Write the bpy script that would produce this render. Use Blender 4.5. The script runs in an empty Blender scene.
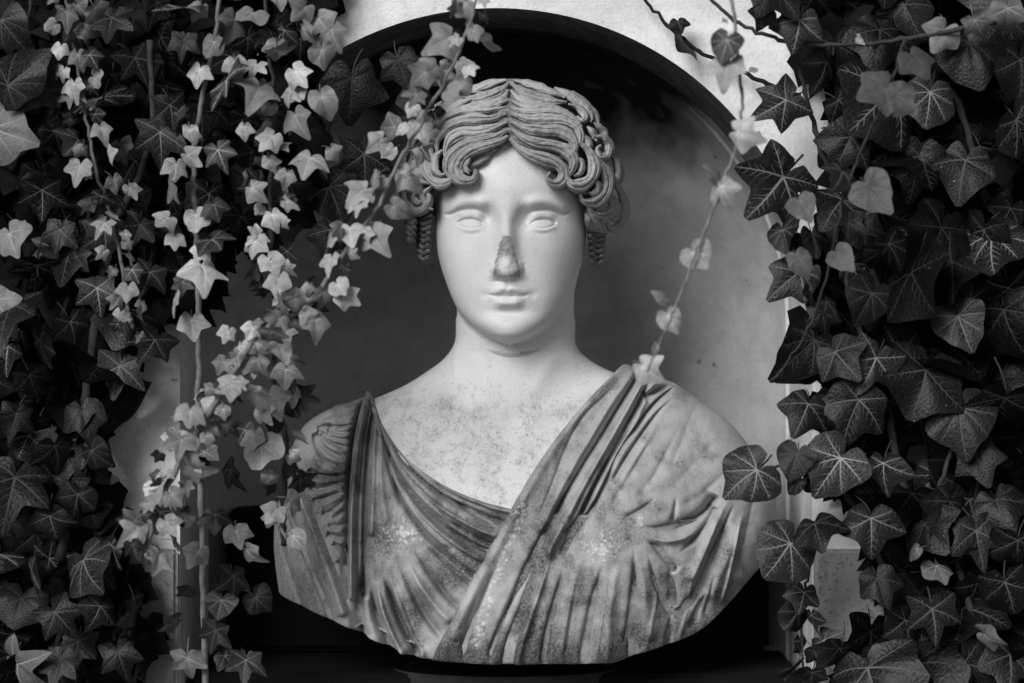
import bpy, math, random
import numpy as np
from mathutils import Vector, Matrix

# ------------------------------------------------------------------ basics
SC = bpy.context.scene
COL = SC.collection
D = 2.6            # camera distance to the plane y = 0
CZ = 1.6           # camera height
rng = random.Random(11)

def P(px, py, y=0.0):
    """a point of the place: 1 px = 1 mm on the plane y = 0"""
    k = (D + y) / D / 1000.0
    return Vector(((px - 512) * k, y, CZ + (341.5 - py) * k))

def tag(o, label=None, cat=None, group=None, kind=None):
    if label: o['label'] = label
    if cat: o['category'] = cat
    if group: o['group'] = group
    if kind: o['kind'] = kind
    return o

def empty(name, loc):
    o = bpy.data.objects.new(name, None)
    o.empty_display_size = 0.05
    o.location = loc
    COL.objects.link(o)
    return o

def link(name, me, parent=None):
    o = bpy.data.objects.new(name, me)
    COL.objects.link(o)
    if parent is not None:
        o.parent = parent
        o.location = -Vector(parent.location)
    return o

def np_mesh(name, verts, quads, mats, attrs=None, smooth=True, matidx=None):
    """mesh from numpy arrays; quads (n,4) or list of faces"""
    me = bpy.data.meshes.new(name)
    verts = np.asarray(verts, dtype=np.float32)
    if isinstance(quads, np.ndarray):
        nf, k = quads.shape
        me.vertices.add(len(verts)); me.vertices.foreach_set('co', verts.ravel())
        me.loops.add(nf * k); me.loops.foreach_set('vertex_index', quads.astype(np.int32).ravel())
        me.polygons.add(nf)
        me.polygons.foreach_set('loop_start', np.arange(0, nf * k, k, dtype=np.int32))
        me.polygons.foreach_set('loop_total', np.full(nf, k, dtype=np.int32))
        me.update(calc_edges=True)
    else:
        me.from_pydata([tuple(v) for v in verts.tolist()], [], quads)
        me.update()
    nf = len(me.polygons)
    me.polygons.foreach_set('use_smooth', np.full(nf, bool(smooth), dtype=bool))
    for m in mats: me.materials.append(m)
    if matidx is not None:
        me.polygons.foreach_set('material_index', np.asarray(matidx, dtype=np.int32))
    if attrs:
        for k, a in attrs.items():
            at = me.attributes.new(k, 'FLOAT', 'POINT')
            at.data.foreach_set('value', np.asarray(a, dtype=np.float32))
    me.validate()
    return me

# ------------------------------------------------------------------ curves
def pchip(xs, ys):
    """monotone cubic through control points -> fast table lookup"""
    xs = np.asarray(xs, float); ys = np.asarray(ys, float)
    if xs[0] > xs[-1]: xs = xs[::-1]; ys = ys[::-1]
    h = np.diff(xs); dl = np.diff(ys) / h
    m = np.zeros_like(xs)
    for i in range(1, len(xs) - 1):
        if dl[i-1] * dl[i] > 0:
            w1 = 2*h[i] + h[i-1]; w2 = h[i] + 2*h[i-1]
            m[i] = (w1 + w2) / (w1/dl[i-1] + w2/dl[i])
    m[0] = dl[0]; m[-1] = dl[-1]
    X = np.linspace(xs[0], xs[-1], 2500)
    k = np.clip(np.searchsorted(xs, X, side='right') - 1, 0, len(h) - 1)
    t = (X - xs[k]) / h[k]
    Y = ((2*t**3 - 3*t**2 + 1)*ys[k] + (t**3 - 2*t**2 + t)*h[k]*m[k]
         + (-2*t**3 + 3*t**2)*ys[k+1] + (t**3 - t**2)*h[k]*m[k+1])
    return lambda v: np.interp(v, X, Y)

def spline(pts, n=10):
    """Catmull-Rom through the points"""
    p = np.asarray(pts, float)
    if len(p) < 3:
        t = np.linspace(0, 1, n + 1)[:, None]
        return p[0] * (1 - t) + p[-1] * t
    q = np.vstack([2*p[0] - p[1], p, 2*p[-1] - p[-2]])
    out = []
    for i in range(1, len(q) - 2):
        t = np.linspace(0, 1, n, endpoint=False)[:, None]
        a, b, c, d = q[i-1], q[i], q[i+1], q[i+2]
        out.append(0.5*((2*b) + (-a + c)*t + (2*a - 5*b + 4*c - d)*t**2 + (-a + 3*b - 3*c + d)*t**3))
    out.append(p[-1][None])
    return np.vstack(out)

def smooth(e0, e1, x):
    t = np.clip((x - e0) / (e1 - e0), 0, 1)
    return t * t * (3 - 2 * t)

def smin(a, b, k):
    h = np.clip(0.5 + 0.5 * (b - a) / k, 0, 1)
    return b * (1 - h) + a * h - k * h * (1 - h)

def poly_dist(U, V, line):
    """distance to polyline, parameter 0..1 along it, signed side"""
    best = np.full(U.shape, 1e9); tt = np.zeros(U.shape); sd = np.zeros(U.shape)
    seg = np.diff(line, axis=0); L = np.hypot(seg[:, 0], seg[:, 1]); cum = np.concatenate([[0], np.cumsum(L)])
    for i in range(len(seg)):
        if L[i] < 1e-9: continue
        dx = U - line[i, 0]; dy = V - line[i, 1]
        t = np.clip((dx*seg[i, 0] + dy*seg[i, 1]) / L[i]**2, 0, 1)
        ex = dx - t*seg[i, 0]; ey = dy - t*seg[i, 1]
        d = ex*ex + ey*ey
        m = d < best
        best = np.where(m, d, best); tt = np.where(m, (cum[i] + t*L[i]) / cum[-1], tt)
        sd = np.where(m, seg[i, 0]*dy - seg[i, 1]*dx, sd)
    return np.sqrt(best), tt, np.sign(sd)

def poly_sdf(U, V, poly):
    """signed distance to a closed polygon, negative inside"""
    poly = np.asarray(poly, float)
    cl = np.vstack([poly, poly[:1]])
    d, _, _ = poly_dist(U, V, cl)
    ins = np.zeros(U.shape, bool)
    for i in range(len(poly)):
        x1, y1 = cl[i]; x2, y2 = cl[i+1]
        if y1 == y2: continue
        c = ((y1 > V) != (y2 > V)) & (U < (x2 - x1) * (V - y1) / (y2 - y1) + x1)
        ins ^= c
    return np.where(ins, -d, d)

_nr = np.random.RandomState(5)
_grid = _nr.rand(64, 64)
def vnoise(x, y):
    xi = np.floor(x).astype(int); yi = np.floor(y).astype(int)
    fx = x - xi; fy = y - yi
    fx = fx*fx*(3-2*fx); fy = fy*fy*(3-2*fy)
    g = lambda a, b: _grid[a % 64, b % 64]
    return (g(xi, yi)*(1-fx) + g(xi+1, yi)*fx)*(1-fy) + (g(xi, yi+1)*(1-fx) + g(xi+1, yi+1)*fx)*fy - 0.5

# ------------------------------------------------------------------ materials
def mat(name):
    m = bpy.data.materials.new(name); m.use_nodes = True
    nt = m.node_tree
    return m, nt, nt.nodes['Principled BSDF']

def N(nt, t, **kw):
    n = nt.nodes.new(t)
    for k, v in kw.items():
        if k.startswith('i_'):
            key = k[2:]
            key = int(key) if key.isdigit() else key.replace('_', ' ')
            n.inputs[key].default_value = v
        else: setattr(n, k, v)
    return n

def L(nt, a, b): nt.links.new(a, b)

def ramp(nt, fac, stops):
    r = nt.nodes.new('ShaderNodeValToRGB')
    el = r.color_ramp.elements
    while len(el) < len(stops): el.new(0.5)
    for e, (p, c) in zip(el, stops):
        e.position = p; e.color = (c, c, c, 1)
    L(nt, fac, r.inputs['Fac'])
    return r.outputs['Color']

def noise(nt, scale, detail=4, rough=0.6, vec=None, dist=0.0):
    n = N(nt, 'ShaderNodeTexNoise'); n.inputs['Scale'].default_value = scale
    n.inputs['Detail'].default_value = detail; n.inputs['Roughness'].default_value = rough
    n.inputs['Distortion'].default_value = dist
    if vec is not None: L(nt, vec, n.inputs['Vector'])
    return n.outputs['Fac']

def mix(nt, fac, a, b, mode='MIX'):
    n = nt.nodes.new('ShaderNodeMix'); n.data_type = 'RGBA'; n.blend_type = mode
    for s, v in ((0, fac), (6, a), (7, b)):
        if hasattr(v, 'is_output'): L(nt, v, n.inputs[s])
        elif s == 0: n.inputs[0].default_value = v
        else: n.inputs[s].default_value = (v, v, v, 1)
    return n.outputs[2]

def math_(nt, op, a, b=0.0, clamp=False):
    n = nt.nodes.new('ShaderNodeMath'); n.operation = op; n.use_clamp = clamp
    for s, v in ((0, a), (1, b)):
        if hasattr(v, 'is_output'): L(nt, v, n.inputs[s])
        else: n.inputs[s].default_value = v
    return n.outputs[0]

def bump(nt, b, height, strength, dist):
    n = nt.nodes.new('ShaderNodeBump'); n.inputs['Strength'].default_value = strength
    n.inputs['Distance'].default_value = dist
    L(nt, height, n.inputs['Height']); L(nt, n.outputs['Normal'], b.inputs['Normal'])
    return n

def objvec(nt): return nt.nodes.new('ShaderNodeTexCoord').outputs['Object']

def marble(name, clean, dirty, attr=None, grime=0.5, streak=None, rough=0.6, wb=.55):
    """weathered marble: pores, blotches and dark lichen; 'grime' raises their cover"""
    m, nt, b = mat(name)
    vec = objvec(nt)
    if attr:
        a = N(nt, 'ShaderNodeAttribute'); a.attribute_name = attr
        g = a.outputs['Fac']
    else:
        v = N(nt, 'ShaderNodeValue'); v.outputs[0].default_value = grime; g = v.outputs[0]
    if streak is not None:
        mp = N(nt, 'ShaderNodeMapping'); L(nt, vec, mp.inputs['Vector'])
        mp.inputs['Rotation'].default_value = (0, math.radians(streak), 0)
        mp.inputs['Scale'].default_value = (1, 1, 0.42)
        svec = mp.outputs['Vector']
    else: svec = vec
    big = noise(nt, 22, 6, 0.65, svec, 0.4)
    mid = noise(nt, 75, 5, 0.7, svec, 0.3)
    fine = noise(nt, 420, 3, 0.6, vec)
    pore = noise(nt, 900, 2, 0.5, vec)
    s = math_(nt, 'ADD', math_(nt, 'MULTIPLY', big, wb), math_(nt, 'MULTIPLY', mid, 1 - wb))
    # cover = clamp((s - (0.72 - 0.5 g)) * 5)
    thr = math_(nt, 'SUBTRACT', 0.74, math_(nt, 'MULTIPLY', g, 0.5))
    cov = math_(nt, 'MULTIPLY', math_(nt, 'SUBTRACT', s, thr), 4.0, True)
    cov = math_(nt, 'MULTIPLY', cov, math_(nt, 'ADD', -0.55, math_(nt, 'MULTIPLY', fine, 2.8)), True)
    base = math_(nt, 'MULTIPLY', math_(nt, 'SUBTRACT', 1.0, math_(nt, 'MULTIPLY', g, .55)), clean)
    c = mix(nt, cov, base, dirty)
    spots = math_(nt, 'MULTIPLY', ramp(nt, fine, [(0.58, 0), (0.68, 1)]), math_(nt, 'MULTIPLY', g, 0.75), True)
    c = mix(nt, spots, c, dirty * 0.7)
    sp2 = math_(nt, 'MULTIPLY', ramp(nt, pore, [(0.64, 0), (0.70, 1)]), math_(nt, 'ADD', 0.05, math_(nt, 'MULTIPLY', g, 0.8)), True)
    c = mix(nt, sp2, c, dirty * 0.45)
    if streak is not None:                      # white lime crust in grains
        ca = N(nt, 'ShaderNodeAttribute'); ca.attribute_name = 'crust'
        vo = N(nt, 'ShaderNodeTexVoronoi'); vo.inputs['Scale'].default_value = 230
        wv = N(nt, 'ShaderNodeVectorMath'); wv.operation = 'ADD'; L(nt, vec, wv.inputs[0])
        wn = N(nt, 'ShaderNodeTexNoise'); wn.inputs['Scale'].default_value = 150; L(nt, vec, wn.inputs['Vector'])
        ws = N(nt, 'ShaderNodeVectorMath'); ws.operation = 'SCALE'; ws.inputs['Scale'].default_value = .006; L(nt, wn.outputs['Color'], ws.inputs[0]); L(nt, ws.outputs[0], wv.inputs[1]); L(nt, wv.outputs[0], vo.inputs['Vector'])
        gr = math_(nt, 'SUBTRACT', math_(nt, 'ADD', math_(nt, 'MULTIPLY', ca.outputs['Fac'], 1.05), math_(nt, 'MULTIPLY', mid, .5)), math_(nt, 'ADD', .36, math_(nt, 'MULTIPLY', vo.outputs['Distance'], .75)))
        c = mix(nt, math_(nt, 'MULTIPLY', gr, 2.2, True), c, .58)
    L(nt, c, b.inputs['Base Color'])
    b.inputs['Roughness'].default_value = rough
    b.inputs['Specular IOR Level'].default_value = 0.25
    h = math_(nt, 'ADD', math_(nt, 'MULTIPLY', mid, 0.5), math_(nt, 'MULTIPLY', fine, math_(nt, 'ADD', 0.08, math_(nt, 'MULTIPLY', g, 0.9))))
    bump(nt, b, h, 0.35, 0.0025)
    return m
# ------------------------------------------------------------------ the bust
# local units: millimetres; U to the right, V up from the chin, W towards the viewer
BY = 0.085                       # depth of the head's axis zone behind y = 0
BS = (D + BY) / D / 1000.0
def bust_world(U, V, W):
    x = (510 + U - 512) * BS
    z = CZ + (341.5 - (341 - V)) * BS
    y = BY - 0.095 - W / 1000.0 + 0.01
    return np.stack([x, y, z], -1)
def UV(pts):                     # image points -> local (U, V)
    a = np.asarray(pts, float)
    return np.stack([a[:, 0] - 510, 341 - a[:, 1]], -1)

# ---- the implicit figure: head, neck, chest with shoulders
hA = pchip([-3, 0, 4, 9, 15, 24, 33, 45, 59, 75, 94, 115, 136, 160, 180, 205, 225, 240, 248],
           [1, 12, 20.5, 29, 37, 46, 53, 59, 64.5, 70, 74, 75.5, 75.5, 74, 70.5, 63, 52, 34, 4])
hF = pchip([-3, 2, 8, 15, 30, 46, 65, 90, 125, 150, 175, 200, 225, 240, 248],
           [-26, -15, -8.5, -7, -10.5, -8, -8, -7, -7, -5, -8, -18, -42, -68, -90])
hC = pchip([-3, 20, 60, 100, 130, 248], [-48, -62, -80, -90, -95, -95])
hB = pchip([-3, 20, 60, 100, 130, 180, 225, 248], [12, 34, 55, 78, 94, 96, 70, 6])
def f_head(U, V, W):
    a = hA(V); c = hC(V); df = hF(V) - c; db = hB(V)
    d = np.where(W > c, df, db)
    d = np.maximum(d, 2.0)
    n = 2.25
    r = (np.abs((U - np.interp(V, [0, 100], [0, 1.0])) / a)**n + np.abs((W - c) / d)**n)**(1/n)
    f = (r - 1) * np.minimum(a, d)
    return np.maximum(f, np.maximum(V - 248, -3 - V))
nR = pchip([-140, -60, -30, 0, 20, 40, 80], [64, 61, 59.5, 58.5, 58.5, 59, 60])
def f_neck(U, V, W):
    c = -103 - (40 - V) * 0.05
    ru = nR(V)
    r = np.sqrt(((U - 5.5) / ru)**2 + ((W - c) / 56)**2)
    return np.maximum((r - 1) * 55, np.maximum(V - 75, -150 - V))
tL = pchip([10, 0, -10, -24, -44, -59, -74, -89, -119, -159, -199, -249, -330],
           [34, 42, 54, 74, 105, 139, 183, 205, 219, 226, 229, 224, 190])
tR = pchip([10, 0, -8, -18, -29, -44, -57, -69, -94, -114, -139, -159, -189, -229, -260, -330],
           [42, 48, 58, 77, 98, 138, 167, 188, 219, 234, 250, 258, 257, 246, 236, 205])
tF = pchip([10, 0, -24, -60, -90, -130, -170, -210, -250, -290, -330],
           [18, 28, 40, 58, 72, 92, 108, 120, 127, 128, 124])
tB = pchip([10, -24, -60, -100, -160, -330], [20, 40, 66, 82, 88, 80])
def f_torso(U, V, W):
    c = -112.0
    a = np.where(U < 0, tL(V), tR(V))
    d = np.where(W > c, tF(V), tB(V))
    n = np.where(W > c, 2.3, 2.2)
    r = (np.abs(U / a)**n + np.abs((W - c) / d)**n)**(1/n)
    return np.maximum((r - 1) * np.minimum(a, d), V - 10)
vBot = pchip([-260, -225, -160, -110, -80, -10, 90, 130, 180, 245, 280],
             [-244, -253, -276, -298, -305, -309, -309, -299, -283, -226, -196])
def f_body(U, V, W):
    f = smin(f_head(U, V, W), f_neck(U, V, W), 9)
    g = f_torso(U, V, W)
    f = smin(f, g, 21)
    # breasts and collar bones are soft swellings
    return np.maximum(f, vBot(U) - V)
def f_drape(U, V, W):
    g = smin(f_torso(U, V, W), f_neck(U, V, W), 21)
    for (cu, cv, cw, ru, rv, rw) in ((-98, -205, -42, 62, 62, 46), (100, -210, -40, 66, 66, 46)):
        b = (np.sqrt(((U-cu)/ru)**2 + ((V-cv)/rv)**2 + ((W-cw)/rw)**2) - 1) * rw
        g = smin(g, b, 30)
    return np.maximum(g, vBot(U) - V)

def loft(f, keys, nfront, nback, iters=24):
    """rows of rays from an upright axis; keys = (row, v0, phi, A, w0)"""
    keys = np.asarray(keys, float)
    rows = np.arange(int(keys[-1, 0]) + 1)
    v0 = np.interp(rows, keys[:, 0], keys[:, 1]); ph = np.radians(np.interp(rows, keys[:, 0], keys[:, 2]))
    A = np.interp(rows, keys[:, 0], keys[:, 3]); w0 = np.interp(rows, keys[:, 0], keys[:, 4])
    th = np.concatenate([np.linspace(-1, 1, nfront) * math.pi/2,
                         math.pi/2 + np.linspace(0, 1, nback + 2)[1:-1] * math.pi])
    dx = A[:, None] * np.sin(th)[None]; dz = np.repeat(np.cos(th)[None], len(rows), 0)
    nn = np.hypot(dx, dz); dx /= nn; dz /= nn
    # under the chin only the front rays dip; the side rays stay level and meet the neck
    chin = ((v0 > -30) & (ph < 0))[:, None]
    phi = np.where(chin, ph[:, None]*(np.clip(np.cos(th), 0, 1)**1.5)[None], ph[:, None])
    cu = np.cos(phi); du = dx*cu; dw = dz*cu; dv = np.sin(phi)
    lo = np.zeros(du.shape); hi = np.full(du.shape, np.nan)
    # coarse march to the first exit, then bisect
    step = 12.0; r = np.zeros(du.shape); found = np.zeros(du.shape, bool)
    for i in range(1, 36):
        rr = i * step
        o = (f(du*rr, v0[:, None] + dv*rr, w0[:, None] + dw*rr) > 0) & ~found
        hi[o] = rr; lo[o] = rr - step; found |= o
        if found.all(): break
    hi = np.where(found, hi, 400.0); lo = np.where(found, lo, 388.0)
    for i in range(14):
        m = 0.5*(lo + hi)
        ins = f(du*m, v0[:, None] + dv*m, w0[:, None] + dw*m) < 0
        lo = np.where(ins, m, lo); hi = np.where(ins, hi, m)
    m = 0.5*(lo + hi)
    return du*m, v0[:, None] + dv*m, w0[:, None] + dw*m

def grid_quads(nr, nc, wrap=True):
    i = np.arange(nr - 1)[:, None]; j = np.arange(nc if wrap else nc - 1)[None]
    j2 = (j + 1) % nc
    return np.stack([i*nc + j + 0*j2, (i+1)*nc + j + 0*j2, (i+1)*nc + j2, i*nc + j2], -1).reshape(-1, 4)

def grid_normals(U, V, W):
    Pm = np.stack([U, V, W], -1)
    a = np.empty_like(Pm); a[1:-1] = Pm[2:] - Pm[:-2]; a[0] = Pm[1] - Pm[0]; a[-1] = Pm[-1] - Pm[-2]
    b = np.roll(Pm, -1, 1) - np.roll(Pm, 1, 1)
    n = np.cross(a, b)
    n /= np.maximum(np.linalg.norm(n, axis=-1, keepdims=True), 1e-9)
    c = np.stack([U, V*0, W + 100], -1)
    if (n*c).sum(-1)[5:-5].mean() < 0: n = -n
    return n

def blur(a, k):
    """box blur along the columns of a grid"""
    for ax in (0, 1):
        c = a.copy()
        for s in range(1, k + 1):
            if ax == 1: c = c + np.roll(a, s, 1) + np.roll(a, -s, 1)
            else:
                u = np.concatenate([np.repeat(a[:1], s, 0), a[:-s]]); d = np.concatenate([a[s:], np.repeat(a[-1:], s, 0)])
                c = c + u + d
        a = c / (2*k + 1)
    return a

G = lambda U, V, cu, cv, su, sv: np.exp(-((U-cu)/su)**2 - ((V-cv)/sv)**2)
def ridge(U, V, pts, w, amp, taper=0.15, p=2.0):
    ln = spline(UV(pts), 8)
    mg = 4*w
    x0, y0 = ln.min(0) - mg; x1, y1 = ln.max(0) + mg
    out = np.zeros(U.shape)
    m = (U > x0) & (U < x1) & (V > y0) & (V < y1)
    if not m.any(): return out
    d, t, s = poly_dist(U[m], V[m], ln)
    tp = np.ones_like(t) if taper <= 0 else smooth(0, taper, t) * smooth(0, taper, 1 - t)
    out[m] = amp * np.exp(-(d/w)**p) * tp
    return out

def face_relief(U, V, W):
    """how far the features stand forward, in mm; U, V as seen from the front"""
    o = np.zeros(U.shape)
    FX = 506.5                                 # the face axis in the photograph
    x = U - (FX - 510)
    pt = lambda s, *p: [(FX + a*s, b) for a, b in p]
    for s in (-1, 1):
        cx = 36.2*s; ey = 117.8
        o -= 9.6*G(x, V, cx - 2*s, ey + 3, 20, 11)              # socket
        o -= 7.5*G(x, V, 18.5*s, ey + 6, 6.5, 9.5)                # hollow beside the nose
        o += 6.2*np.exp(-(((x - cx)/14.5)**2 + ((V - ey - .5)/9.5)**2)**1.25)   # eyeball under its lids
        o += ridge(U, V, pt(s, (14, 208.5), (23, 203.5), (37, 201.5), (53, 206), (67, 215)), 6.2, 4.2, 0.25)       # brow
        up = pt(s, (22, 224.5), (27.5, 220), (35, 218), (43, 218.8), (51, 223))
        lw = pt(s, (22, 224.8), (28, 227.4), (36, 228.8), (44, 227.2), (51.5, 223.4))
        lid = [(a, b - 3.6) for a, b in up]
        o += ridge(U, V, lid, 4.4, 2.5, 0.3, 2.2)                # upper lid, a full band
        o -= ridge(U, V, [(a, b + .9) for a, b in up], 1.2, 3.2, 0.12)   # its edge
        o -= ridge(U, V, pt(s, (17, 217), (22, 212), (33, 209), (46, 210), (57, 214.5), (66, 213)), 1.9, 4.0, 0.2)   # crease above
        o += ridge(U, V, [(a, b + 1.6) for a, b in lw], 2.2, .9, 0.3)
        o -= ridge(U, V, [(a, b - .6) for a, b in lw], 1.0, 1.3, 0.2)
        o -= ridge(U, V, pt(s, (22, 230), (33, 234), (46, 232.5)), 2.6, .8, 0.35)
        o -= 1.8*G(x, V, 21.0*s, 116.0, 2.2, 1.8)                 # tear corner
        o += 2.4*G(x, V, 43*s, 86, 22, 24)                        # cheek
        o -= 1.3*G(x, V, 30*s, 44, 9, 12)
        o += 4.0*G(x, V, 12.4*s, 70.5, 4.6, 5.6)                  # wing of the nose
        o -= 1.2*ridge(U, V, pt(s, (15.5, 262), (18.0, 269), (16.0, 276)), 2.4, 1, 0.3)
        o -= 2.0*G(x, V, 7.6*s, 61.6, 3.6, 2.2)
    hgt = pchip([52, 59, 62, 65.5, 71, 80, 95, 112, 122, 132, 145, 165], [0, 0.6, 6, 11.5, 14.0, 14.0, 13.4, 10.8, 8.6, 5.2, 1.8, 0])(V)
    wid = pchip([52, 64, 72, 82, 100, 118, 132, 165], [10, 12.4, 12.6, 11, 9.2, 8.6, 11, 15])(V)
    nose = hgt*np.exp(-np.abs(x/wid)**2.4)
    chip = chip_mask(U, V)
    nose = np.where(chip > 0, nose*(1 - 0.17*smooth(0.0, 1.0, chip)) + .8*smooth(.1, .9, chip)*(vnoise(U*.35, V*.35) + .7*vnoise(U*.9, V*.9)), nose)
    o += nose
    o += 5.4*np.exp(-((x/12.0)**2 + ((V-71.5)/10.5)**2)**1.7)      # the round stump
    o -= 1.3*G(x - 1, V, 0, 57, 2.8, 5)
    o += 1.4*G(x - 1, V, 0, 54, 16, 7)
    M0 = 508.5
    o += ridge(U, V, [(488, 293.6), (496, 291.2), (504, 288.8), (M0, 289.8), (513, 288.8), (521, 291.2), (529.5, 294)], 4.0, 4.4, 0.38)
    o += ridge(U, V, [(490.5, 300), (500, 302.8), (M0, 303.4), (517, 302.8), (526.5, 300)], 5.6, 6.4, 0.34)
    o -= ridge(U, V, [(485.5, 294), (495, 295.8), (503, 295), (M0, 296.2), (514, 295), (522, 295.8), (532, 294)], 1.45, 4.2, 0.25)
    for s in (-1, 1): o -= 1.6*G(x - 2, V, 23.5*s, 46, 4.5, 4.0)
    o -= 3.2*G(x - 2, V, 0, 29, 15, 5)
    o += 2.8*G(x - 2, V, 0, 12, 15, 11)
    return o
def chip_mask(U, V):
    x = U + 3.5
    half = np.interp(V, [60, 70, 84, 100, 108], [13, 14, 10.5, 6.5, 4])
    d = np.minimum((half + 1.5 - np.abs(x))/8, np.minimum(108 - V, V - 61)/12)
    return np.clip(d*1.2 + .30*vnoise(U*.28, V*.28) + .12*vnoise(U*.7, V*.7), 0, 1)

def make_figure(parent):
    keys = [(0, 140, 89.5, 1, -92), (60, 150, 60, 1, -92), (110, 150, 28, 1, -92), (150, 148, 8, 1, -90), (190, 128, 0, 1, -88),
            (300, 60, -3, 1, -85), (352, 32, -20, 1, -85), (376, 22, -38, 1, -85), (392, 12, -34, 1, -92), (420, 0, -12, 1, -100),
            (450, -20, 0, 1.2, -106), (500, -60, 2, 2.2, -110), (560, -120, 0, 2.4, -112), (640, -230, 0, 2.4, -112), (680, -240, -30, 2.4, -112), (720, -240, -88, 2.4, -112)]
    # finer rows through the eyes and the mouth
    U, V, W = loft(f_body, keys, 520, 90)
    n = grid_normals(U, V, W)
    front = smooth(-75, -45, W) * smooth(-8, 6, V)
    fu, fv = seen_uv(U, V, W)
    W2 = W + face_relief(fu, fv, W) * front
    # collar hollow, collar bones, neck muscle
    ch = smooth(-10, -20, V)
    W2 = W2 + ch*(-3.0*G(U, V, 2, -78, 13, 11) + ridge(U, V, [(524, 414), (560, 405), (600, 385)], 8, 2.0, .3)
                  + ridge(U, V, [(496, 414), (460, 408), (410, 396)], 8, 2.2, .3)
                  + ridge(U, V, [(466, 330), (480, 372), (497, 408)], 9, 1.8, .3) + ridge(U, V, [(568, 330), (545, 372), (522, 408)], 9, 1.8, .3))
    # under the clothes the body is cut back so that it never shows through a fold
    su, sv = seen_uv(U, V, W)
    cover = np.maximum(poly_sdf(su, sv, UV(SKIN_POLY)), -poly_sdf(su, sv, UV(MANTLE_POLY)))
    back = np.where(U > 60, -46 - V, -66 - V)
    cover = np.where(W < -112, back, np.maximum(cover, np.where(W < -85, back, -99)))
    cover = smooth(4, 10, cover)*smooth(-34, -50, V)*smooth(-322, -300, V)
    U = U - n[..., 0]*16*cover; W2 = W2 - n[..., 2]*22*cover; V = V - n[..., 1]*10*cover
    g = smooth(-15, -75, V + 14*vnoise(U*.05, V*.05))*0.32 + 0.22 + .22*np.maximum(vnoise(U*.045 + 9, V*.045), 0)
    g = np.where(V > 200, 0.5, g)
    bulb = np.exp(-(((fu + 3.5)/9.5)**2 + ((fv - 74)/10.5)**2)**2)
    g = np.maximum(g, 0.80*smooth(.0, .5, chip_mask(fu, fv))*(W > -40)*(1 - .6*bulb))
    g = np.maximum(g, 0.40*smooth(50, 62, np.abs(U - 4))*smooth(40, 10, V))
    g = np.maximum(g, 0.32*smooth(95, 30, W*0 + V + 60)*(vnoise(U*.05, V*.05) + .5))
    vs = bust_world(U, V, W2).reshape(-1, 3) - np.array(parent.location)
    me = np_mesh('figure', vs, grid_quads(*U.shape), [M['skin']], {'grime': g.ravel()})
    o = bpy.data.objects.new('figure', me); COL.objects.link(o); o.parent = parent
    return o

# ---- clothing: two layers over the same chest, each sinking below the skin outside its own outline
SKIN_EDGE = spline([(368, 380), (374, 400), (386, 430), (408, 459), (440, 483), (470, 497), (500, 506), (530, 512)], 6)
SKIN_POLY = np.vstack([[(386, 250)], SKIN_EDGE, [(720, 520), (720, 250)]])
MANTLE_EDGE = spline([(640, 352), (632, 363), (612, 377), (588, 400), (565, 427), (540, 461), (515, 502), (490, 547), (465, 593), (446, 630), (430, 662), (424, 690)], 6)
MANTLE_POLY = np.vstack([MANTLE_EDGE, [(424, 760), (900, 760), (900, 352)]])
PANEL_POLY = np.array([(240, 470), (286, 472), (300, 482), (316, 511), (337, 562), (353, 612), (357, 640), (357, 700), (240, 700)], float)

def fold(U, V, pts, w, amp, taper=0.15, asym=0.0):
    """a crease (amp < 0) or roll (amp > 0) of cloth with one steeper flank"""
    ln = spline(UV(pts), 8)
    mg = 4*w
    x0, y0 = ln.min(0) - mg; x1, y1 = ln.max(0) + mg
    out = np.zeros(U.shape)
    m = (U > x0) & (U < x1) & (V > y0) & (V < y1)
    if not m.any(): return out
    d, t, s = poly_dist(U[m], V[m], ln)
    ww = w * (1 + asym * s) * (0.75 + 0.5*t)
    t0 = taper if taper <= .09 else max(taper, .42); t1 = max(taper*.6, .02)
    tp = smooth(0, t0, t) * smooth(0, t1, 1 - t)
    ww = ww * (.55 + .45*smooth(0, t0, t))
    out[m] = amp * np.exp(-np.abs(d/ww)**(1.25 if amp < 0 else 1.7)) * tp
    return out

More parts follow.
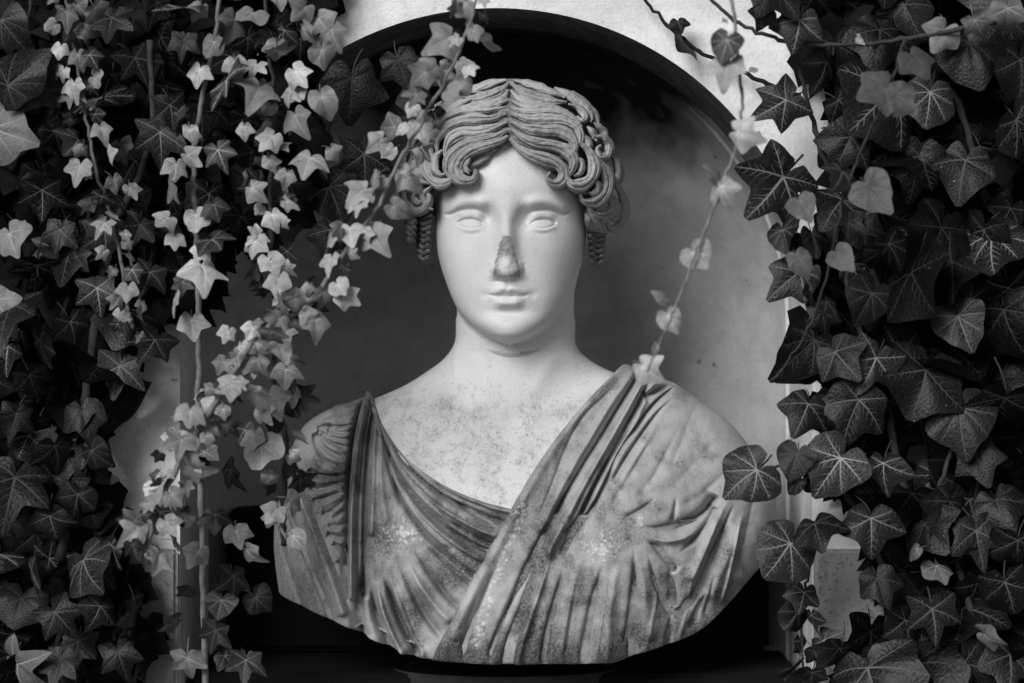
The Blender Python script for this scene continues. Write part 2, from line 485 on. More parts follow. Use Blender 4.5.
TUNIC_FOLDS = [
    # the narrow hanging strap below the clasp
    ([(369, 398), (361, 440), (356, 490), (354, 540), (354, 600)], 2.6, 5, .03, 0), ([(376, 400), (369, 440), (366, 490), (365, 545), (364, 600)], 2.4, -6, .05, .2),
    ([(364, 400), (354, 440), (350, 490), (349, 540), (348, 600)], 2.4, -8, .03, -.2), ([(373, 399), (365, 440), (361, 490), (360, 545), (359, 605)], 1.5, -3, .05, 0),
    ([(380, 402), (376, 440), (375, 490), (373, 540)], 3, 3, .1, 0),
    # folds fanning from the clasp along the neckline
    ([(378, 400), (390, 432), (412, 463), (444, 489), (480, 505), (518, 515)], 3.0, 3.0, .05, .2),
    ([(377, 402), (388, 436), (410, 470), (442, 497), (478, 515), (512, 527)], 2.2, -4.5, .08, .3),
    ([(378, 405), (388, 440), (408, 478), (440, 508), (474, 528), (506, 540)], 3.4, 3.5, .1, .2),
    ([(378, 410), (386, 446), (404, 486), (434, 520), (468, 543), (498, 557)], 2.2, -4.8, .1, .3),
    ([(395, 470), (415, 508), (446, 538), (474, 556), (494, 566)], 3.2, 3.0, .2, .2),
    ([(381, 420), (385, 450), (394, 485), (410, 516), (432, 543), (460, 566), (484, 584)], 2.0, -4.2, .1, .3),
    ([(430, 500), (452, 524), (480, 541), (502, 550)], 1.8, -3.2, .25, .3),
    ([(440, 492), (468, 513), (496, 528)], 1.6, -2.5, .25, .3),
    ([(383, 430), (382, 465), (384, 500), (390, 530)], 3.5, 2.5, .2, 0),
    ([(388, 425), (390, 460), (396, 490), (404, 512)], 1.8, -2.6, .2, 0),
    # below the breast, running down to the hem
    ([(412, 545), (430, 575), (450, 600), (468, 616)], 2.6, -4.5, .25, .3), ([(398, 560), (412, 592), (428, 620), (444, 640)], 3.0, -5, .2, .3),
    ([(405, 556), (422, 586), (442, 612), (456, 624)], 4, 3, .2, 0),
    ([(384, 572), (394, 604), (408, 636), (420, 656)], 4.0, -9, .12, .3), ([(372, 580), (376, 612), (388, 642), (396, 656)], 5, -9, .12, .2),
    ([(390, 575), (402, 606), (414, 636), (426, 655)], 2.5, 4, .15, 0), ([(378, 578), (385, 610), (398, 642), (408, 655)], 2.2, 5, .15, 0),
    ([(420, 540), (448, 566), (476, 590)], 2.2, -3.0, .3, .3), ([(366, 560), (362, 590), (362, 620), (366, 640)], 4, -8, .1, 0),
]
def Zs(*p): return [(270 + a/4.877, 380 + b/4.877) for a, b in p]
SLEEVE = [Zs((445, 165), (360, 178), (285, 198), (238, 238)), Zs((432, 222), (350, 238), (280, 236), (236, 246)), Zs((424, 262), (345, 268), (285, 256)), Zs((415, 300), (340, 292), (275, 272), (238, 254)),
          Zs((405, 345), (345, 330), (290, 305), (250, 275)), Zs((398, 395), (330, 372), (272, 330), (235, 262)), Zs((390, 445), (320, 424), (262, 385), (228, 320), (226, 262)), Zs((392, 472), (312, 474), (245, 466), (195, 440)),
          Zs((390, 505), (312, 522), (245, 540), (200, 532)), Zs((390, 552), (322, 562), (262, 582), (215, 592)), Zs((388, 578), (345, 618), (300, 652), (262, 660)), Zs((392, 632), (352, 652), (318, 682)),
          [(352, 523), (342, 527), (330, 527)], [(350, 538), (340, 537), (329, 534)], [(353, 556), (344, 550), (335, 544)], [(352, 575), (346, 568), (340, 560)]]
for k, c in enumerate(SLEEVE):                       # sleeve: gathers running across the upper arm
    TUNIC_FOLDS.append((c, 1.6 + .7*((k*7) % 3)/2, -2.3 - 1.0*((k*5) % 3)/2, .14, .35*(1 if k % 2 else -1)))
    if k + 1 < len(SLEEVE):
        a = spline(c, 6); b = spline(SLEEVE[k+1], 6); m_ = min(len(a), len(b))
        TUNIC_FOLDS.append(((a[:m_:5]*.55 + b[:m_:5]*.45), 2.6, 1.4, .2, 0))


MANTLE_FOLDS = [
    # long folds falling from the shoulder across the breast
    ([(622, 372), (592, 402), (568, 432), (544, 468), (519, 510), (494, 556), (470, 602), (452, 640)], 5.0, 1.6, .02, 0),
    ([(630, 374), (604, 400), (583, 420), (567, 448), (548, 500), (530, 536)], 2.2, -1.6, .3, .3),
    ([(480, 590), (470, 620), (460, 655)], 4.5, -1.5, .3, .3),
    ([(634, 376), (612, 404), (590, 440), (566, 484), (540, 536)], 4.2, 2.4, .05, 0),
    ([(640, 374), (621, 404), (601, 438), (578, 478), (553, 522), (527, 568), (506, 612), (488, 658)], 3.0, -6.5, .05, .35),
    ([(645, 378), (628, 408), (609, 442), (588, 482), (566, 522), (544, 562)], 3.4, 4.8, .08, .2),
    ([(648, 382), (634, 412), (616, 446), (597, 484), (578, 524), (561, 558)], 2.4, -6.5, .08, .3),
    ([(652, 384), (640, 412), (625, 444), (606, 480), (590, 512)], 3.0, 3.4, .12, .2),
    ([(672, 394), (650, 410), (630, 436), (615, 462), (603, 490), (586, 520), (562, 536)], 2.0, -6.0, .06, .4),
    ([(676, 400), (656, 416), (638, 440), (622, 466), (611, 488)], 1.8, -4.2, .1, .3),
    ([(672, 392), (660, 396), (648, 400), (641, 404)], 3.0, -7, .12, 0), ([(662, 386), (650, 392), (640, 400)], 3.2, 4, .2, 0),
    ([(546, 548), (533, 580), (521, 612), (510, 642), (505, 664)], 4.0, -8.5, .08, .4), ([(556, 545), (543, 580), (530, 616), (519, 650), (516, 664)], 3.0, 4, .1, 0),
    ([(566, 562), (556, 594), (547, 628), (541, 662)], 2.6, -4.5, .12, .3), ([(604, 560), (594, 592), (586, 626), (580, 660)], 3.2, -5.5, .12, .3),
    ([(585, 550), (574, 586), (565, 622), (560, 660)], 6, 2.8, .15, 0), ([(618, 560), (610, 596), (606, 630), (604, 660)], 6, 3.2, .15, 0),
    ([(632, 545), (631, 580), (629, 618), (626, 660)], 2.6, -6.5, .12, .4), ([(530, 560), (512, 600), (497, 640), (491, 662)], 4.5, 3.0, .12, 0),
    ([(500, 560), (484, 596), (470, 632), (462, 660)], 2.2, -2.5, .2, .2),
    # the pouch of cloth gathered at the elbow
    ([(636, 528), (655, 531), (676, 528), (698, 516), (714, 498)], 3.0, -7.5, .1, .4), ([(640, 536), (662, 542), (690, 534), (712, 514)], 4, 3.2, .2, 0),
    ([(673, 555), (686, 543), (700, 527), (712, 508)], 2.8, -6.5, .15, .3), ([(641, 540), (654, 550), (664, 562), (672, 572)], 2.6, -5.5, .15, .2),
    ([(645, 552), (650, 576), (658, 598), (668, 615)], 2.4, -4.5, .15, .2), ([(730, 502), (716, 532), (702, 562), (688, 592), (669, 616)], 3.0, -7.5, .1, .4),
    ([(724, 500), (709, 528), (696, 556), (684, 582)], 4, 3.2, .15, 0), ([(700, 590), (692, 606), (684, 626)], 2.4, -4.5, .2, .2),
    ([(664, 565), (668, 585), (669, 605)], 5, -4, .2, 0), ([(740, 505), (728, 540), (714, 572), (700, 602)], 7, 3.0, .2, 0),
    ([(668, 618), (664, 634), (660, 650)], 2.5, -4, .2, 0), ([(640, 560), (642, 600), (648, 640)], 6, 2.5, .2, 0),
    ([(672, 500), (670, 514), (668, 526)], 1.6, -2.4, .2, 0), ([(655, 500), (640, 512), (622, 522)], 2, -2.2, .3, 0),
    # shallow creases on the shoulder
    ([(694, 404), (684, 430), (674, 458), (664, 478)], 7, -1.3, .3, .3), ([(676, 430), (664, 456), (648, 486), (630, 508)], 5, -1.3, .3, .3), ([(716, 440), (696, 462), (676, 484), (654, 500)], 7, -1.0, .3, .3),
    ([(650, 440), (636, 466), (622, 490), (610, 512)], 4.0, -1.6, .3, .3), ([(660, 420), (644, 446), (628, 476), (616, 500)], 4, 1.3, .3, 0), ([(735, 460), (716, 480), (694, 500), (670, 512)], 6, -1.2, .3, .3),
    ([(750, 480), (744, 510), (736, 545), (722, 580)], 4, -1.2, .3, .3),
]
PANEL_FOLDS = [([(288, 480), (298, 520), (314, 562), (332, 606), (340, 640)], 3.0, -4, .08, .2), ([(297, 480), (311, 512), (331, 562), (349, 615)], 3.4, 3, .05, 0),
               ([(280, 500), (288, 540), (300, 580), (314, 620)], 3.5, -2.5, .1, 0)]

def between(guides, steps, w, amp, taper, asym, rnd):
    """thin creases and rolls running between neighbouring guide lines"""
    out = []
    gs = [spline(g, 12) for g in guides]
    gs = [np.stack([np.interp(np.linspace(0, 1, 9), np.linspace(0, 1, len(g)), g[:, i]) for i in (0, 1)], -1) for g in gs]
    for a, b in zip(gs[:-1], gs[1:]):
        for k in range(steps):
            t = (k + .5 + rnd.uniform(-.2, .2))/steps
            c = a*(1 - t) + b*t
            i0 = rnd.choice((0, 0, 1, 2)); i1 = rnd.choice((9, 9, 8, 7))
            sg = -1 if k % 2 == 0 else .8
            out.append((c[i0:i1], w*rnd.uniform(.7, 1.3), sg*amp*rnd.uniform(.5, 1.3), taper, asym))
    return out
_r = random.Random(3)
TUNIC_FOLDS += between([TUNIC_FOLDS[i][0] for i in (5, 6, 8, 10)], 2, 1.5, 2.2, .15, .3, _r)
MANTLE_FOLDS += between([[(637, 374), (612, 404), (590, 440), (563, 490), (540, 540)], [(648, 382), (630, 412), (609, 446), (586, 486), (566, 530)], [(664, 392), (644, 414), (622, 446), (602, 482), (584, 518)]], 3, 1.3, 1.8, .12, .3, _r)
MANTLE_FOLDS += between([[(570, 550), (556, 600), (546, 660)], [(630, 545), (622, 600), (612, 660)], [(664, 560), (664, 600), (650, 655)], [(700, 560), (690, 610), (680, 645)], [(744, 500), (730, 560), (716, 610)]], 2, 2.0, 2.4, .25, .3, _r)

def drape_base():
    keys = [(0, 12, 6, 2.0, -110), (40, -25, 6, 2.2, -110), (130, -70, 4, 2.3, -112), (230, -135, 0, 2.3, -112), (380, -255, 0, 2.3, -112),
            (440, -285, -6, 2.3, -112), (470, -270, -45, 2.3, -112), (490, -262, -86, 2.3, -112)]
    U, V, W = loft(f_drape, keys, 680, 70)
    n = grid_normals(U, V, W)
    n = np.stack([blur(n[..., i], 4) for i in range(3)], -1)
    n /= np.maximum(np.linalg.norm(n, axis=-1, keepdims=True), 1e-9)
    return U, V, W, n

def seen_uv(U, V, W):
    """where a point of the bust shows from the front (local mm at the reference depth)"""
    k = (D + BY) / (D + BY - 0.085 - W/1000.0)
    return (U - 2)*k + 2, V*k

def make_clothes(parent):
    U, V, W, n = drape_base()
    u, v = seen_uv(U, V, W)
    fr = smooth(-150, -120, W)
    noise_f = 1.0*vnoise(u*.06 + 3, v*.06) + .5*vnoise(u*.16, v*.16)
    edge_keep = smooth(vBot(U) - 2, vBot(U) + 4, V)
    q = grid_quads(*U.shape)
    def layer(name, off, disp, material, g, cut, crust):
        hem = smooth(0, 6, V - vBot(U))
        Pm = np.stack([U, V, W], -1) + n*(off[..., None])
        Pm[..., 2] += disp*fr
        low = Pm[..., 1] < vBot(Pm[..., 0])
        Pm[..., 1] = np.where(low, np.maximum(Pm[..., 1], vBot(Pm[..., 0]) - 1.5), Pm[..., 1])
        vs = bust_world(Pm[..., 0], Pm[..., 1], Pm[..., 2]).reshape(-1, 3) - np.array(parent.location)
        keep = (~(cut.ravel()[q].all(1)))
        qq = q[keep]
        used = np.zeros(len(vs), bool); used[qq.ravel()] = True
        idx = np.cumsum(used) - 1
        me = np_mesh(name, vs[used], idx[qq], [material], {'grime': g.ravel()[used], 'crust': crust.ravel()[used]})
        o = bpy.data.objects.new(name, me); COL.objects.link(o); o.parent = parent
        return o
    # tunic
    sd = poly_sdf(u, v, UV(SKIN_POLY))               # negative on bare skin
    sd = np.where(W < -112, np.minimum(20, -66 - V), sd)
    off = -7 + 11.5*smooth(-1.5, 2.0, sd)
    off = off + 1.2*np.exp(-((sd - 4.0)/1.6)**2) - 1.0*np.exp(-((sd - 7.5)/1.4)**2)
    dsp = np.zeros(U.shape)
    for f in TUNIC_FOLDS: dsp += fold(u, v, *f)
    dsp = dsp*smooth(0, 5, sd) + 1.0*noise_f
    # the clasp at the shoulder: a small knot of cloth
    off = off + 5*G(u, v, 372-510, 341-399, 6, 4)
    g = 0.60 + 0.5*vnoise(u*.03, v*.03) + .25*vnoise(u*.1, v*.1)
    crust = .58*np.maximum(G(u, v, 405-510, 341-536, 26, 30), .75*np.exp(-((poly_dist(u, v, UV([(440, 520), (452, 545), (462, 575)]))[0])/7)**2))
    layer('tunic', off, dsp*3.0, M['tunic_stone'], g, (sd < -6), crust)
    # mantle
    sm = -poly_sdf(u, v, UV(MANTLE_POLY)); sp = -poly_sdf(u, v, UV(PANEL_POLY))
    sm = np.where(W < -112, np.where(U > 60, np.minimum(20, -46 - V), -20), sm); sp = np.where(W < -112, np.where(U < -190, np.minimum(20, -100 - V), -20), sp)
    off = np.maximum(-8 + 18*smooth(-2.5, 3.0, sm), -8 + 17*smooth(-2, 2.5, sp)*smooth(-128, -170, v))
    off = off + 2.5*np.exp(-((sm - 8)/7)**2)
    dm = np.zeros(U.shape)
    for f in MANTLE_FOLDS: dm += fold(u, v, *f)
    dp = np.zeros(U.shape)
    for f in PANEL_FOLDS: dp += fold(u, v, *f)
    dsp = dm*smooth(0, 4, sm) + dp*smooth(0, 3, sp) + 1.0*noise_f
    g = 0.58 + 0.5*vnoise(u*.028 + 7, v*.028) + .3*vnoise(u*.1, v*.1)
    g = g - 0.3*G(u, v, 205, -110, 60, 50) + 0.4*smooth(-275, -316, v)
    g = np.where(sp > -4, 0.62, g)
    crust = np.exp(-((poly_dist(u, v, UV([(524, 510), (505, 555), (490, 600), (478, 640)]))[0])/8)**2)
    crust = np.maximum(crust, .9*G(u, v, 600-510, 341-545, 30, 26)); crust = np.maximum(crust, 1.3*G(u, v, 637-510, 341-524, 5, 8)); crust = .6*np.maximum(crust, .6*G(u, v, 618-510, 341-600, 12, 40))
    layer('mantle', off, dsp*2.6, M['mantle_stone'], g, (sm < -8) & (sp < -8), crust)

# ---- hair: a cap with carved locks lying on it
def cap_w(U, V):
    """front surface of the cap"""
    q = 1 - ((U - 2)/104)**2 - ((V - 166)/97)**2
    return -93 + 90*np.sqrt(np.maximum(q, 0.0)), q
def lock(pts, w, h, lift, twist=0.0, ribs=3, nx=13, taper=(0.35, 0.3)):
    """one carved lock following points of the photograph's hair, mm in front of the cap"""
    ln = spline(UV(pts), 7)
    # resample evenly
    seg = np.hypot(*np.diff(ln, axis=0).T); cum = np.concatenate([[0], np.cumsum(seg)])
    n = max(8, int(cum[-1]/1.8)); s = np.linspace(0, cum[-1], n)
    u = np.interp(s, cum, ln[:, 0]); v = np.interp(s, cum, ln[:, 1])
    t = s/cum[-1]
    pr = np.clip(smooth(0, taper[0], t)*.65 + .35, 0, 1)*np.clip(smooth(0, taper[1], 1 - t)*.7 + .3, 0, 1)
    du = np.gradient(u, s); dv = np.gradient(v, s); m = np.hypot(du, dv); du /= m; dv /= m
    x = np.linspace(-1, 1, nx)
    wv = w*pr*(1 + .22*vnoise(t*7 + pts[0][0], t*0 + pts[0][1]) * 2)
    Uc = u[:, None] + (-dv[:, None])*x*wv[:, None]
    Vc = v[:, None] + du[:, None]*x*wv[:, None]
    rr = np.clip(1 - x**2, 0, 1)**.5
    ph = _nr.uniform(-.25, .25); dp = _nr.uniform(.22, .42)
    xw = x + .12*np.sin(3*x + ph*8) + .10*np.sin(t[:, None]*7 + ph*20)
    rib = np.abs(np.cos((xw + ph)*math.pi*ribs*.5))**.7
    fine = np.abs(np.cos((xw*1.07 - ph)*math.pi*ribs*1.6 + 1.3*np.sin(t[:, None]*5 + ph*9)))**.8
    prof = h*(rr*(1 - dp - .05) + dp*rib*rr + .15*fine*rr) * (1 + .14*np.sin(t[:, None]*9 + ph*30))
    # side of the head: hug the ellipsoid, beyond it fall back
    bu = 0.5*(u[:, None] + Uc); bv = 0.5*(v[:, None] + Vc)
    cu = 2 + (bu - 2)*0.93; cv = 168 + (bv - 168)*0.93
    base, q = cap_w(cu, cv)
    base = np.where(q < 0.06, -93 + 90*np.sqrt(0.06) - (0.06 - q)*120, base)
    Wc = base + lift + prof*(0.5 + 0.5*pr[:, None])
    # closed underside
    Wb = base + lift - h*1.6 + 0*prof
    Ug = np.concatenate([Uc, Uc[:, ::-1]*1], 1); Vg = np.concatenate([Vc, Vc[:, ::-1]], 1); Wg = np.concatenate([Wc, Wb[:, ::-1]], 1)
    gl = (1 - .5*rib - .5*fine)*.34 + 0*Uc
    return Ug, Vg, Wg, np.concatenate([gl, gl[:, ::-1]], 1)

def Z(pts, k=3.416, ox=390, oy=60): return [(ox + a/k, oy + b/k) for a, b in pts]
LOCKS = [
    (Z([(405, 118), (385, 148), (335, 168), (268, 170)]), 4.6, 5, 4, 2), (Z([(402, 158), (350, 176), (290, 176), (228, 188)]), 4.2, 5, 5, 2),
    (Z([(413, 120), (440, 150), (500, 172), (562, 176)]), 4.6, 5, 4, 2), (Z([(416, 160), (470, 180), (540, 178), (604, 190)]), 4.2, 5, 5, 2),
    # (points, half-width, height, lift, ribs) - left of the parting, lowest row first
    (Z([(404, 283), (372, 300), (330, 312), (285, 325), (248, 352), (230, 388), (240, 420), (268, 430), (292, 420), (297, 392)]), 6.2, 8, 10, 3),
    (Z([(402, 262), (355, 285), (300, 298), (245, 318), (208, 352), (200, 392), (214, 425)]), 6.2, 8, 9, 3),
    (Z([(400, 235), (350, 255), (300, 268), (250, 270), (212, 290), (195, 325), (198, 352)]), 6.0, 8, 9, 3),
    (Z([(398, 205), (345, 222), (290, 222), (235, 228), (190, 252), (165, 290), (168, 330)]), 5.8, 7, 8, 3),
    (Z([(395, 182), (330, 190), (270, 185), (215, 200), (180, 225)]), 4.6, 5, 5, 2),
    (Z([(405, 92), (380, 118), (340, 138), (290, 148), (252, 138)]), 5.5, 6, 4, 3), (Z([(395, 80), (350, 90), (300, 108), (258, 122)]), 4.5, 5, 2, 2),
    (Z([(280, 150), (235, 165), (195, 195), (160, 235), (150, 270)]), 4.8, 6, 5, 3), (Z([(240, 150), (190, 170), (150, 205), (130, 250)]), 4.2, 5, 2, 2),
    (Z([(190, 240), (158, 265), (140, 300), (148, 340), (170, 355)]), 4.6, 6, 7, 3),
    (Z([(150, 290), (128, 330), (126, 380), (146, 420), (180, 436), (212, 424), (210, 400)]), 5.4, 8, 9, 3),
    (Z([(185, 325), (160, 350), (158, 385), (178, 408), (200, 402)]), 4.2, 7, 10, 2),
    (Z([(255, 345), (262, 385), (280, 398)]), 3.2, 5, 7, 2), (Z([(285, 338), (268, 362), (262, 390), (276, 408)]), 3.2, 5, 8, 2),
    (Z([(130, 280), (100, 315), (88, 365), (100, 415), (140, 435)]), 5.0, 7, 6, 3), (Z([(95, 330), (66, 375), (58, 420), (75, 450), (110, 455)]), 4.6, 7, 4, 3),
    (Z([(75, 420), (52, 460), (58, 500), (90, 522), (125, 512), (140, 480), (125, 455)]), 4.8, 7, 5, 3), (Z([(100, 450), (86, 475), (100, 495), (118, 485)]), 3.4, 5, 7, 2),
    (Z([(40, 420), (22, 460), (10, 500), (22, 535), (45, 540)]), 4.2, 6, 0, 2), (Z([(60, 300), (45, 350), (36, 400), (40, 440)]), 4.4, 6, -4, 2),
    (Z([(110, 240), (80, 280), (62, 330)]), 4.4, 6, -2, 2), (Z([(180, 150), (130, 190), (100, 235)]), 4.6, 6, -2, 2),
    (Z([(150, 440), (120, 470), (130, 505), (152, 520)]), 3.8, 6, 5, 2),
    # right of the parting
    (Z([(410, 288), (440, 322), (480, 345), (525, 358), (565, 372), (590, 400), (580, 432), (552, 438), (534, 420), (544, 402)]), 6.0, 8, 10, 3),
    (Z([(414, 258), (455, 288), (505, 305), (555, 312), (600, 330), (622, 362), (612, 400), (590, 412)]), 6.2, 8, 9, 3),
    (Z([(414, 232), (460, 255), (520, 262), (575, 262), (615, 285), (628, 320), (612, 345)]), 5.8, 8, 9, 3),
    (Z([(414, 205), (470, 222), (530, 222), (590, 226), (635, 250), (645, 290), (626, 312), (606, 300)]), 5.4, 7, 8, 3),
    (Z([(414, 184), (470, 195), (530, 192), (580, 196), (625, 215), (650, 245)]), 4.4, 5, 5, 2),
    (Z([(418, 96), (450, 125), (500, 148), (555, 158), (602, 158)]), 5.8, 6, 4, 3), (Z([(425, 82), (480, 95), (540, 118), (595, 140)]), 4.6, 5, 2, 2),
    (Z([(560, 105), (610, 130), (655, 165), (685, 205), (680, 225)]), 5.0, 6, 3, 3), (Z([(605, 165), (640, 175), (664, 205), (652, 222), (634, 206)]), 4.0, 6, 6, 2),
    (Z([(620, 110), (665, 150), (700, 200), (715, 240)]), 4.4, 5, -3, 2),
    (Z([(640, 300), (672, 325), (692, 368), (684, 412), (652, 440), (615, 440), (598, 415), (606, 385)]), 6.0, 9, 10, 3),
    (Z([(630, 345), (650, 370), (644, 400), (622, 412)]), 3.6, 6, 9, 2), (Z([(655, 270), (672, 300), (668, 330)]), 4.2, 6, 8, 2),
    (Z([(690, 345), (725, 378), (742, 425), (728, 470), (692, 496), (655, 492), (645, 470)]), 6.0, 9, 8, 3), (Z([(690, 420), (706, 440), (694, 466), (670, 464)]), 3.8, 6, 8, 2),
    (Z([(720, 460), (752, 480), (758, 512), (728, 534), (692, 532), (680, 512)]), 5.4, 8, 6, 3), (Z([(715, 490), (728, 508), (708, 516)]), 3.0, 5, 7, 2),
    (Z([(690, 275), (722, 275), (746, 300), (738, 336), (712, 344), (702, 318), (716, 304)]), 4.6, 7, 7, 2), (Z([(668, 240), (690, 262), (700, 290)]), 4.0, 6, 5, 2),
    (Z([(690, 222), (725, 250), (742, 278)]), 4.2, 6, 0, 2), (Z([(745, 320), (772, 350), (782, 390), (772, 418), (752, 400)]), 4.6, 7, 2, 2),
    (Z([(760, 420), (790, 455), (806, 505), (796, 555), (760, 576), (735, 556)]), 5.6, 8, 3, 3), (Z([(760, 470), (778, 505), (770, 540), (748, 540)]), 4.0, 6, 4, 2),
    (Z([(670, 500), (690, 545), (720, 580), (745, 588)]), 4.8, 7, 3, 2), (Z([(665, 530), (680, 565), (705, 590)]), 4.0, 6, 3, 2),
    (Z([(600, 410), (628, 452), (668, 468)]), 3.4, 5, 5, 2),
]
def ringlet(cx, y0, y1, r0, r1, n):
    """a corkscrew curl hanging beside the neck: stacked rolls"""
    out = []
    for k in range(n):
        t = k/(n - 1); y = y0 + (y1 - y0)*t; r = r0 + (r1 - r0)*t
        out.append(([(cx - r, y - 2.6), (cx - r*.4, y + 1.8), (cx + r*.4, y + 2.2), (cx + r, y - 1.6)], 3.3, 6.5, 0, 2))
    return out
RINGS = ringlet(424, 216, 258, 8.5, 6, 8) + ringlet(597, 232, 262, 10, 6.5, 6) + ringlet(411, 222, 240, 6, 4, 4)

def make_hair(parent):
    VS, QS, GS = [], [], []
    base = 0
    def add(U, V, W, wrap, g):
        nonlocal base
        VS.append(bust_world(U, V, W).reshape(-1, 3)); QS.append(grid_quads(*U.shape, wrap) + base)
        GS.append(np.full(U.size, g) if np.isscalar(g) else g.ravel()); base += U.size
    # cap: an ellipsoid shell with wavy carving, open over the face
    a = np.linspace(0.02, math.pi*.80, 150)[:, None]; b = np.linspace(0, 2*math.pi, 260, endpoint=False)[None]
    ru, rv, rw = 91, 93, 98.5
    # pole at the crown, rows going down
    X = 2 + ru*np.sin(a)*np.sin(b); Y = 170 + rv*np.cos(a) + 0*b; Wd = -97 + rw*np.sin(a)*np.cos(b)
    rip = 1.8*np.sin(np.abs(X - 2)*.10 + Y*.62 + 2.2*np.sin(X*.07)) * smooth(.1, .5, np.sin(a))
    k = 1 + rip/92
    X = 2 + (X - 2)*k; Y = 170 + (Y - 170)*k; Wd = -97 + (Wd + 97)*k
    # hold the cap behind the face: below the hairline it is pulled back
    hl = pchip([-95, -78, -62, -40, -22, -8, 0, 8, 22, 42, 60, 78, 95], [96, 140, 152, 158, 172, 186, 194, 186, 174, 160, 150, 140, 96])(X)
    pull = smooth(6, -14, Y - hl) * (Wd > -90)
    Wd = np.where(Wd > -90, Wd - (Wd + 90)*pull*0.98, Wd)
    X = X - np.sign(X - 2)*pull*smooth(150, 60, Y)*18
    add(X, Y, Wd, True, .72)
    for (pts, w, h, lift, ribs) in LOCKS:
        U, V, W, gv = lock(pts, w*1.04, h*1.05, lift - 4, ribs=max(2, ribs - 1) if w > 5 else 1, nx=29)
        add(U, V, W + 1.6*vnoise(U*.35, V*.35) + 1.3*vnoise(U*.9, V*.9), True, 0.26 + .2*_nr.rand() + gv)
    for (pts, w, h, lift, ribs) in RINGS:
        ln = UV(pts); 
        U, V, W, gv = lock(pts, w, h, 0, ribs=1, nx=9, taper=(.1, .1))
        W = W - W.max() - 66 + 0*W
        # bow each roll round the curl
        c = ln[:, 0].mean(); r = np.ptp(ln[:, 0])/2 + 1
        W = W + r*1.1*np.sqrt(np.clip(1 - ((U - c)/(r + 2))**2, 0, 1))
        add(U, V, W, True, 0.75)
    # knotted band of hair that closes the parting
    vs = np.vstack(VS) - np.array(parent.location)
    me = np_mesh('hair', vs, np.vstack(QS), [M['hair_stone']], {'grime': np.concatenate(GS)})
    o = bpy.data.objects.new('hair', me); COL.objects.link(o); o.parent = parent
    return o
# ------------------------------------------------------------------ materials of the place
M = {}
M['skin'] = marble('skin_marble', 0.80, 0.20, 'grime', rough=.55, wb=.3)
M['tunic_stone'] = marble('tunic_marble', 0.40, 0.05, 'grime', streak=35, rough=.7)
M['mantle_stone'] = marble('mantle_marble', 0.42, 0.055, 'grime', streak=-28, rough=.7)
M['hair_stone'] = marble('hair_marble', 0.46, 0.06, 'grime', rough=.7)

REV = 0.20                                  # depth of the niche's plain reveal
def plaster(name, base, dark, spots, z0=None):
    m, nt, b = mat(name)
    vec = objvec(nt)
    big = noise(nt, 5, 6, .65, vec, .5); mid = noise(nt, 28, 6, .7, vec, .3); fine = noise(nt, 260, 4, .7, vec)
    f = math_(nt, 'ADD', math_(nt, 'MULTIPLY', big, .6), math_(nt, 'MULTIPLY', mid, .4))
    c = mix(nt, ramp(nt, f, [(.36, 0), (.66, 1)]), base*1.10, base*.62)
    c = mix(nt, math_(nt, 'MULTIPLY', ramp(nt, fine, [(.55, 0), (.72, 1)]), spots, True), c, dark)
    vo = N(nt, 'ShaderNodeTexNoise'); vo.inputs['Scale'].default_value = 60; vo.inputs['Detail'].default_value = 3; L(nt, vec, vo.inputs['Vector'])
    c = mix(nt, math_(nt, 'MULTIPLY', ramp(nt, vo.outputs['Fac'], [(.70, 0), (.76, 1)]), .8), c, dark*.5)
    L(nt, c, b.inputs['Base Color']); b.inputs['Roughness'].default_value = .9; b.inputs['Specular IOR Level'].default_value = .15
    bump(nt, b, math_(nt, 'ADD', math_(nt, 'MULTIPLY', mid, .6), math_(nt, 'MULTIPLY', fine, .5)), .5, .004)
    return m, nt, b, c, vec
M['wall'] = plaster('wall_plaster', .70, .2, .35)[0]
M['jamb'] = plaster('jamb_stone', .30, .03, 1.0)[0]
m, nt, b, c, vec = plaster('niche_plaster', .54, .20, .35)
# black mildew and the arch's shadow, both painted down from the crown, ragged lower edge
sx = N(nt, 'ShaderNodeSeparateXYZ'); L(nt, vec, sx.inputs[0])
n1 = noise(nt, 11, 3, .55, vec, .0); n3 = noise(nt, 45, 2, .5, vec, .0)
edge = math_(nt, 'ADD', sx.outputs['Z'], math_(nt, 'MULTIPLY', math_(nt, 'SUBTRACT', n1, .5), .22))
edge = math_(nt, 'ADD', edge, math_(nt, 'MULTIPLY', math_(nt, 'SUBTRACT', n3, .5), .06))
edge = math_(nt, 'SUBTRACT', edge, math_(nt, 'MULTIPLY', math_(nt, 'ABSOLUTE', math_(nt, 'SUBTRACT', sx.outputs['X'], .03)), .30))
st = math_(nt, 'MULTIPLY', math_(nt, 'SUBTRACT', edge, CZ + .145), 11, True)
inner = math_(nt, 'MULTIPLY', math_(nt, 'SUBTRACT', sx.outputs['Y'], REV - .012), 200, True)
